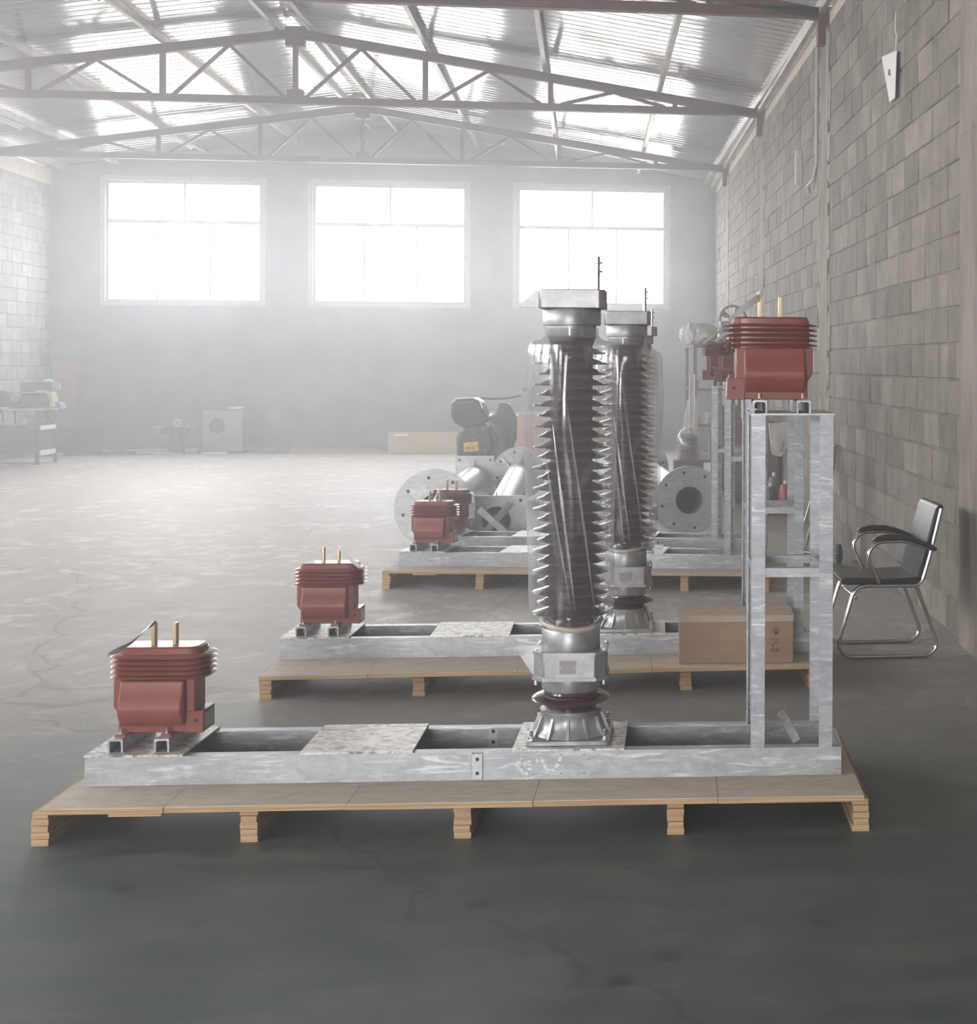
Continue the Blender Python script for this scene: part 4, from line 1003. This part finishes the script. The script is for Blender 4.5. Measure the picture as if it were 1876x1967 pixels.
for i in range(3): ob('slot_stripe', MB().prism([(-.04+.07*i, .02), (-.005+.07*i, .02), (-.04+.07*i, .085), (-.07+.07*i, .085)], -.124, -.1205), PAPER, bk, smooth=False)
for o in bk.children: o.location.x += .06
bk.location = (-7.90, 22.62, .8125)
def leaning_board(label, pts, y, t=.012, m=BOARD):
    q = MB().prism([(x, z) for x, z in pts], y, y+t); o = ob('leaning_board', q, m, smooth=False); tag(o, label, 'board'); return o
leaning_board('tall tapering brown board leaning in the far left corner', [(-8.70, .002), (-8.42, .002), (-8.30, 1.48), (-8.72, 1.50)], 25.25)
leaning_board('small square brown board right of the workbench leg', [(-8.52, .42), (-8.20, .425), (-8.20, .70), (-8.52, .70)], 24.9)
lc = thing('low_cabinet', 'dark low cabinet with a flat lid, beside the workbench', 'cabinet', (-8.25, 24.62, 0), 0)
ob('cabinet_body', MB().box(-.32, .34, 0, .6, .001, .395), DARKM, lc, bevel=.006); ob('cabinet_lid', MB().box(-.36, .38, -.03, .62, .396, .42), DARKM, lc, smooth=False)
gc = thing('fan_cabinet', 'grey cabinet with a round fan opening by the end wall', 'cabinet', (-5.92, 24.75, 0), 0)
ob('cabinet_body', MB().box(-.31, .31, 0, .45, .03, .70), GREYM, gc, bevel=.008); ob('fan_opening', MB().lathe([(.11, 0), (.11, .004)], 28, Matrix.Translation((-.08, -.001, .45)) @ Matrix.Rotation(PI/2, 4, 'X')), DARKM, gc)
ob('fan_rim', MB().torus(.11, .012, Matrix.Translation((-.08, -.004, .45)) @ Matrix.Rotation(PI/2, 4, 'X')), DARKM, gc); ob('foot_board', MB().box(-.33, .33, -.02, .45, 0, .03), RUST, gc, smooth=False)
cn = tag(ob('crumpled_wrapper', MB().blob((0, 0, .03), .14, .08, .03, 12, .2), CLOTH, None, (-5.75, 24.95, .701)), 'crumpled pale wrapper on top of the grey fan cabinet', 'wrapper')
dp = thing('bench_drill', 'dark machine on a pedestal with bright handle wheel by the end wall', 'machine', (-6.65, 24.8, 0), 0)
ob('pedestal', MB().prism([(-.12, 0), (.12, 0), (.07, .32), (-.07, .32)], -.1, .1), DARKM, dp, bevel=.01); ob('machine_head', MB().box(-.22, .20, -.1, .1, .32, .42), DARKM, dp, bevel=.015)
ob('handle_wheel', MB().torus(.055, .012, Matrix.Translation((.05, -.12, .50)) @ Matrix.Rotation(PI/2, 4, 'X')), STEEL, dp); ob('clamp_jaw', MB().box(-.30, -.18, -.12, -.04, .42, .45), SILVER, dp, smooth=False); ob('clamp_jaw', MB().box(.16, .30, -.12, -.04, .42, .455), SILVER, dp, smooth=False)
ob('switch_box', MB().box(-.24, -.17, -.08, -.02, .60, .69).box(-.21, -.20, -.05, -.04, .42, .60), GREYM, dp, smooth=False)
# long timbers and rods along the foot of the end wall
for (a, b, r_, lab, m) in (((-8.35, 24.35, .03), (-6.6, 24.75, .03), .02, 'pale rod on the floor pointing from the cabinet to the end wall', SILVER),
                          ((-7.4, 24.7, .045), (-6.35, 24.95, .045), .03, 'pale pole on the floor in front of the bench drill', CLOTH),
                          ((-8.2, 24.2, .03), (-7.2, 24.55, .03), .028, 'reddish beam on the floor beside the low cabinet', RUST),
                          ((-6.9, 24.55, .02), (-6.5, 24.6, .02), .016, 'short light pole below the bench drill', CLOTH),
                          ((-4.9, 25.0, .03), (-4.1, 25.05, .03), .025, 'light plank lying right of the fan cabinet', WOOD),
                          ((-4.4, 24.75, .025), (-3.4, 24.72, .025), .02, 'light plank lying left of the yellowish carton', WOOD),
                          ((-6.2, 24.55, .02), (-5.8, 24.55, .02), .02, 'pale brick-sized offcut in front of the fan cabinet', PAPER)):
    tag(ob('floor_timber', MB().bar(a, b, r_*2, r_*1.8), m, smooth=False), lab, 'timber')
q = MB(); rnd = random.Random(11)
for i in range(170):
    x = rnd.uniform(-8.2, -3.4); y = rnd.uniform(25.12, 25.34); s_ = rnd.uniform(.02, .06); q.blob((x, y, s_*.5), s_*rnd.uniform(1, 2.4), s_, s_*rnd.uniform(.5, 1), 7, .3)
tag(ob('rubble', q, SMEAR), 'low heap of mortar rubble along the foot of the end wall', 'rubble', kind='stuff')

# ---------------------------------------------------------------- right rear: shelving and stored goods
rk = thing('storage_rack', 'tall steel storage rack crammed with goods by the right wall', 'rack', (1.30, 17.9, 0), 0)
for x, y in ((0, 0), (.70, 0), (0, 1.5), (.70, 1.5)): ob('upright', MB().box(x-.02, x+.02, y-.02, y+.02, 0, 1.72), RUST, rk, smooth=False)
for z in (.28, .72, 1.16, 1.70): ob('shelf', MB().box(-.015, .715, -.03, 1.53, z, z+.025), RUST, rk, smooth=False)
def thing_mesh(name, q, m, label, cat, loc=(0, 0, 0), **k):
    o = ob(name, q, m, None, loc, **k); return tag(o, label, cat)
cp = thing('compressor', 'dark compressor with a large spoked flywheel on top of the storage rack', 'compressor', (1.80, 18.2, 1.7255), 0)
ob('pump_block', MB().box(-.17, .14, -.12, .14, .0, .30), DARKM, cp, bevel=.015)
fw = ob('flywheel', MB().torus(.165, .016, Matrix.Translation((.01, .18, .335)) @ Matrix.Rotation(PI/2, 4, 'X'), 40, 8), DARKM, cp)
for k in range(4):
    a = k*PI/2+.5; ob('spoke', MB().prism([(.025, -.012), (.155, -.045), (.155, .045), (.025, .012)], .165, .195, 'y', Matrix.Translation((.01, 0, .335)) @ Matrix.Rotation(a, 4, 'Y')), DARKM, fw, smooth=False)
ob('wheel_hub', MB().lathe([(.03, -.02), (.03, .02)], 16, Matrix.Translation((.01, .18, .335)) @ Matrix.Rotation(PI/2, 4, 'X')), DARKM, cp)
q = MB(); q.blob((0, 0, .14), .25, .3, .14, 30, .12); thing_mesh('film_covered_bundle', q, CLOTH, 'pale film-covered bundle at the top left end of the rack', 'bundle', (1.40, 18.6, 1.728))
thing_mesh('drooping_film', MB().blob((0, 0, 0),   .06, .05, .13, 26, .22), CLOTH, 'crumpled film hanging off the left end of the rack top', 'plastic film', (1.25, 18.0, 1.86))
def folded(name, loc, s_, label, rz=0, m=PAPER):
    q = MB(); q.prism([(-s_, -s_*.8), (s_*.7, -s_), (s_, s_*.9), (s_*.1, s_), (-s_*.7, s_*.3)], -.006, .006); o = thing_mesh(name, q, m, label, 'paper', loc, smooth=False); o.rotation_euler = (.0, 0, rz); return o
folded('white_sheet', (1.43, 17.88, 1.272), .085, 'white paper sheet sticking out of the rack, left of the raised transformers', .3)
folded('white_sheet', (1.40, 17.88, .822), .075, 'white folded sheet leaning lower down on the rack front', -.3)
folded('grey_sheet', (1.36, 17.95, 1.256), .07, 'grey crumpled sheet standing behind the white one on the rack', .5, CLOTH)
folded('white_sheet', (1.62, 17.88, .818), .07, 'white sheet showing between the two slim towers', .2)
thing_mesh('leaning_channel', MB().box(-.035, -.025, -.02, .02, 0, 1.36).box(-.035, .035, .015, .02, 0, 1.36).box(.025, .035, -.02, .02, 0, 1.36), PAPER, 'pale upright channel section left of the rack', 'steel channel', (1.25, 17.7, .0), smooth=False)
thing_mesh('hanging_film', MB().prism([(-.05, .42), (.06, .46), (.09, .2), (.07, -.15), (-.06, -.2), (-.11, -.12), (-.09, .15)], -.03, .03).blob((0, 0, -.05), .09, .05, .2, 26, .2), CLOTH, 'long hanging sheet of cloudy film on the left side of the rack', 'plastic film', (1.25, 17.86, .62))
ws = thing('wrapped_insulator', 'small ribbed insulator wrapped in film, left of the rack foot', 'insulator', (1.17, 17.2, 0), 0)
ob('pedestal_crate', MB().box(-.17, .17, -.15, .15, 0, .36), RUST, ws, smooth=False)
q = MB(); z = .36
prof_ = [(.10, .36)]
for k in range(8): prof_ += [(.09, .38+k*.035), (.125, .392+k*.035), (.09, .402+k*.035)]
ob('ribbed_body', MB().lathe(prof_+[(.06, .67)], 24), RUST, ws); ob('film_cover', MB().lathe([(.135, .362), (.145, .5), (.14, .62), (.10, .70), (.02, .74)], 28, None, False, lambda a, z: 1+.03*math.sin(6*a+5*z)), FILM, ws)
cb = thing('steel_cabinet', 'red-brown steel cabinet behind the slim towers', 'cabinet', (1.42, 15.6, 0), 0)
ob('cabinet_body', MB().box(0, .62, 0, 1.4, .02, .86), RUST, cb, bevel=.004); ob('cabinet_door', MB().box(.01, .305, -.014, -.001, .05, .83), RUST, cb, smooth=False); ob('cabinet_door', MB().box(.315, .61, -.014, -.001, .05, .83), RUST, cb, smooth=False)
for x in (.28, .335): ob('door_handle', MB().box(x, x+.008, -.03, -.015, .45, .62), STEEL, cb, smooth=False)
ob('cabinet_plinth', MB().box(.02, .60, .02, 1.38, 0, .0195), DARKM, cb, smooth=False)
for (x, z, w2, h, m, lab) in ((.12, .861, .2, .18, RUST, 'dark red-brown carton on the cabinet, left'), (.42, .861, .17, .12, GREYM, 'grey-brown tin on the cabinet, next to the wall')):
    thing_mesh('stored_tin', MB().box(-w2/2, w2/2, 0, .3, 0, h), m, lab, 'container', (1.42+x, 15.8, z), bevel=.005)
bc_ = thing('upright_carton', 'narrow brown carton standing on the rack behind the towers', 'box', (1.48, 17.86, .306), 0)
ob('box_body', MB().box(0, .12, 0, .3, 0, .35), CARD, bc_, smooth=False); ob('lid_flap', MB().box(-.004, .124, -.004, .304, .3505, .356), CARDE, bc_, smooth=False)
def canister(label, loc, m, cap, h=.30, r_=.07):
    r = thing('canister', label, 'canister', loc, 0); ob('canister_body', MB().lathe([(r_, 0), (r_, h*.8), (r_*.8, h*.92), (r_*.35, h*.96)], 24), m, r); ob('canister_cap', MB().lathe([(r_*.3, h*.96), (r_*.3, h*1.05)], 14), cap, r)
canister('dark blue canister on the floor seen through the nearest tower', (1.79, 14.3, 0), GLASS_B, PAPER)
canister('red canister beside the dark blue one, seen through the tower', (1.925, 14.2, 0), REDB, PAPER, .33, .065)
canister('dark canister behind the red and the blue ones', (1.86, 14.6, 0), DARKM, PAPER, .38, .06)
thing_mesh('grey_sack', MB().prism([(-.10, .35), (.1, .36), (.09, .10), (.03, .0), (-.06, .02), (-.08, .12)], -.03, .03).blob((0, 0, .16), .08, .05, .16, 12, .2), CLOTH, 'grey sack hanging on the block wall above the canisters', 'sack', (1.98, 15.2, .52))
o = thing_mesh('red_bracket', MB().box(0, .05, 0, .3, 0, .07), RUST, 'dark red brick-shaped block on the floor behind the armchair', 'block', (1.90, 10.15, .0), smooth=False)

# ---------------------------------------------------------------- things on the right wall
def on_wall(y, off=.0): return wx(y)-off
wp = thing('wall_notice', 'white tapering paper hanging by a string high on the right wall', 'notice', (on_wall(9.55, .03), 9.55, 3.25), 0)
ob('paper_sheet', MB().prism([(-.14, 0), (.03, .0), (.30, .36), (-.19, .30)], -.002, .002, 'x'), PAPER, wp, smooth=False)
ob('string', MB().tube([(-.0, -.15, .30), (.004, -.17, .40), (0, -.14, .46), (.002, -.16, .56)], .006, 6), PAPER, wp); ob('ink_scribble', MB().torus(.018, .003, Matrix.Translation((-.004, .03, .2)) @ Matrix.Rotation(PI/2, 4, 'Y'), 16, 5).box(-.0045, -.003, -.01, .0, .17, .185), PRINT, wp)
for o in wp.children: pass
P = [(on_wall(12.98, .02), 12.98, 4.38), (on_wall(12.98, .025), 12.98, 3.7), (on_wall(13.0, .02), 13.0, 3.3), (on_wall(13.15, .03), 13.15, 3.18), (on_wall(13.3, .06), 13.3, 3.14), (on_wall(13.36, .04), 13.36, 3.08)]
thing_mesh('hanging_conduit', MB().tube(P, .018, 8), WIRE, 'pale conduit hanging loose down the right wall', 'conduit')
P = [(on_wall(12.35, .02), 12.36, 4.35), (on_wall(12.35, .02), 12.37, 3.9), (on_wall(12.4, .02), 12.40, 3.6)]
thing_mesh('tied_cable', MB().tube(P, .012, 8), WIRE, 'short cable tied down below the cut-off roof truss', 'cable')
tl = thing('wall_tube_lamp', 'unlit white tube lamp upright on the right wall', 'lamp', (on_wall(14.15, .0), 14.15, 3.25), 0)
ob('lamp_body', MB().box(-.045, -.005, -.02, .02, 0, .34), PAPER, tl, smooth=False); ob('lamp_tube', MB().rod((-.06, -.03, .01), (-.06, -.03, .33), .012), PAPER, tl)
# unlit tube lamps under the purlins
for (x, y0, lab) in ((-6.34, 18.9, 'tube lamp under the purlin, left of the second truss strut'), (-7.79, 20.2, 'tube lamp under the leftmost purlin in view'), (-4.90, 14.3, 'tube lamp under the purlin at the top left of the view'), (-6.34, 23.3, 'tube lamp under the purlin near the end wall')):
    z = roof_z(x)-.095; t = thing('tube_lamp', lab, 'lamp', (x, y0, z), 0, 'unlit tube lamps under the purlins')
    ob('lamp_body', MB().box(-.03, .03, 0, 1.2, -.035, -.0), PAPER, t, smooth=False); ob('lamp_tube', MB().rod((0, .05, -.05), (0, 1.15, -.05), .013), PAPER, t)
# curled leaves by the near wall column
for (x, y, rz, lab) in ((1.83, 7.78, .3, 'curled dry leaf on the floor behind the armchair foot'), (1.90, 7.30, -.6, 'curled dry leaf on the floor by the near wall column')):
    q = ribbon([(-.035, 0, .006), (-.02, .004, .012), (0, 0, .004), (.02, -.004, .010), (.04, 0, .016)], [.004, .014, .018, .014, .004], .001); o = ob('dry_leaf', q, LEAF, None, (x, y, 0), (0, 0, rz)); tag(o, lab, 'leaf')
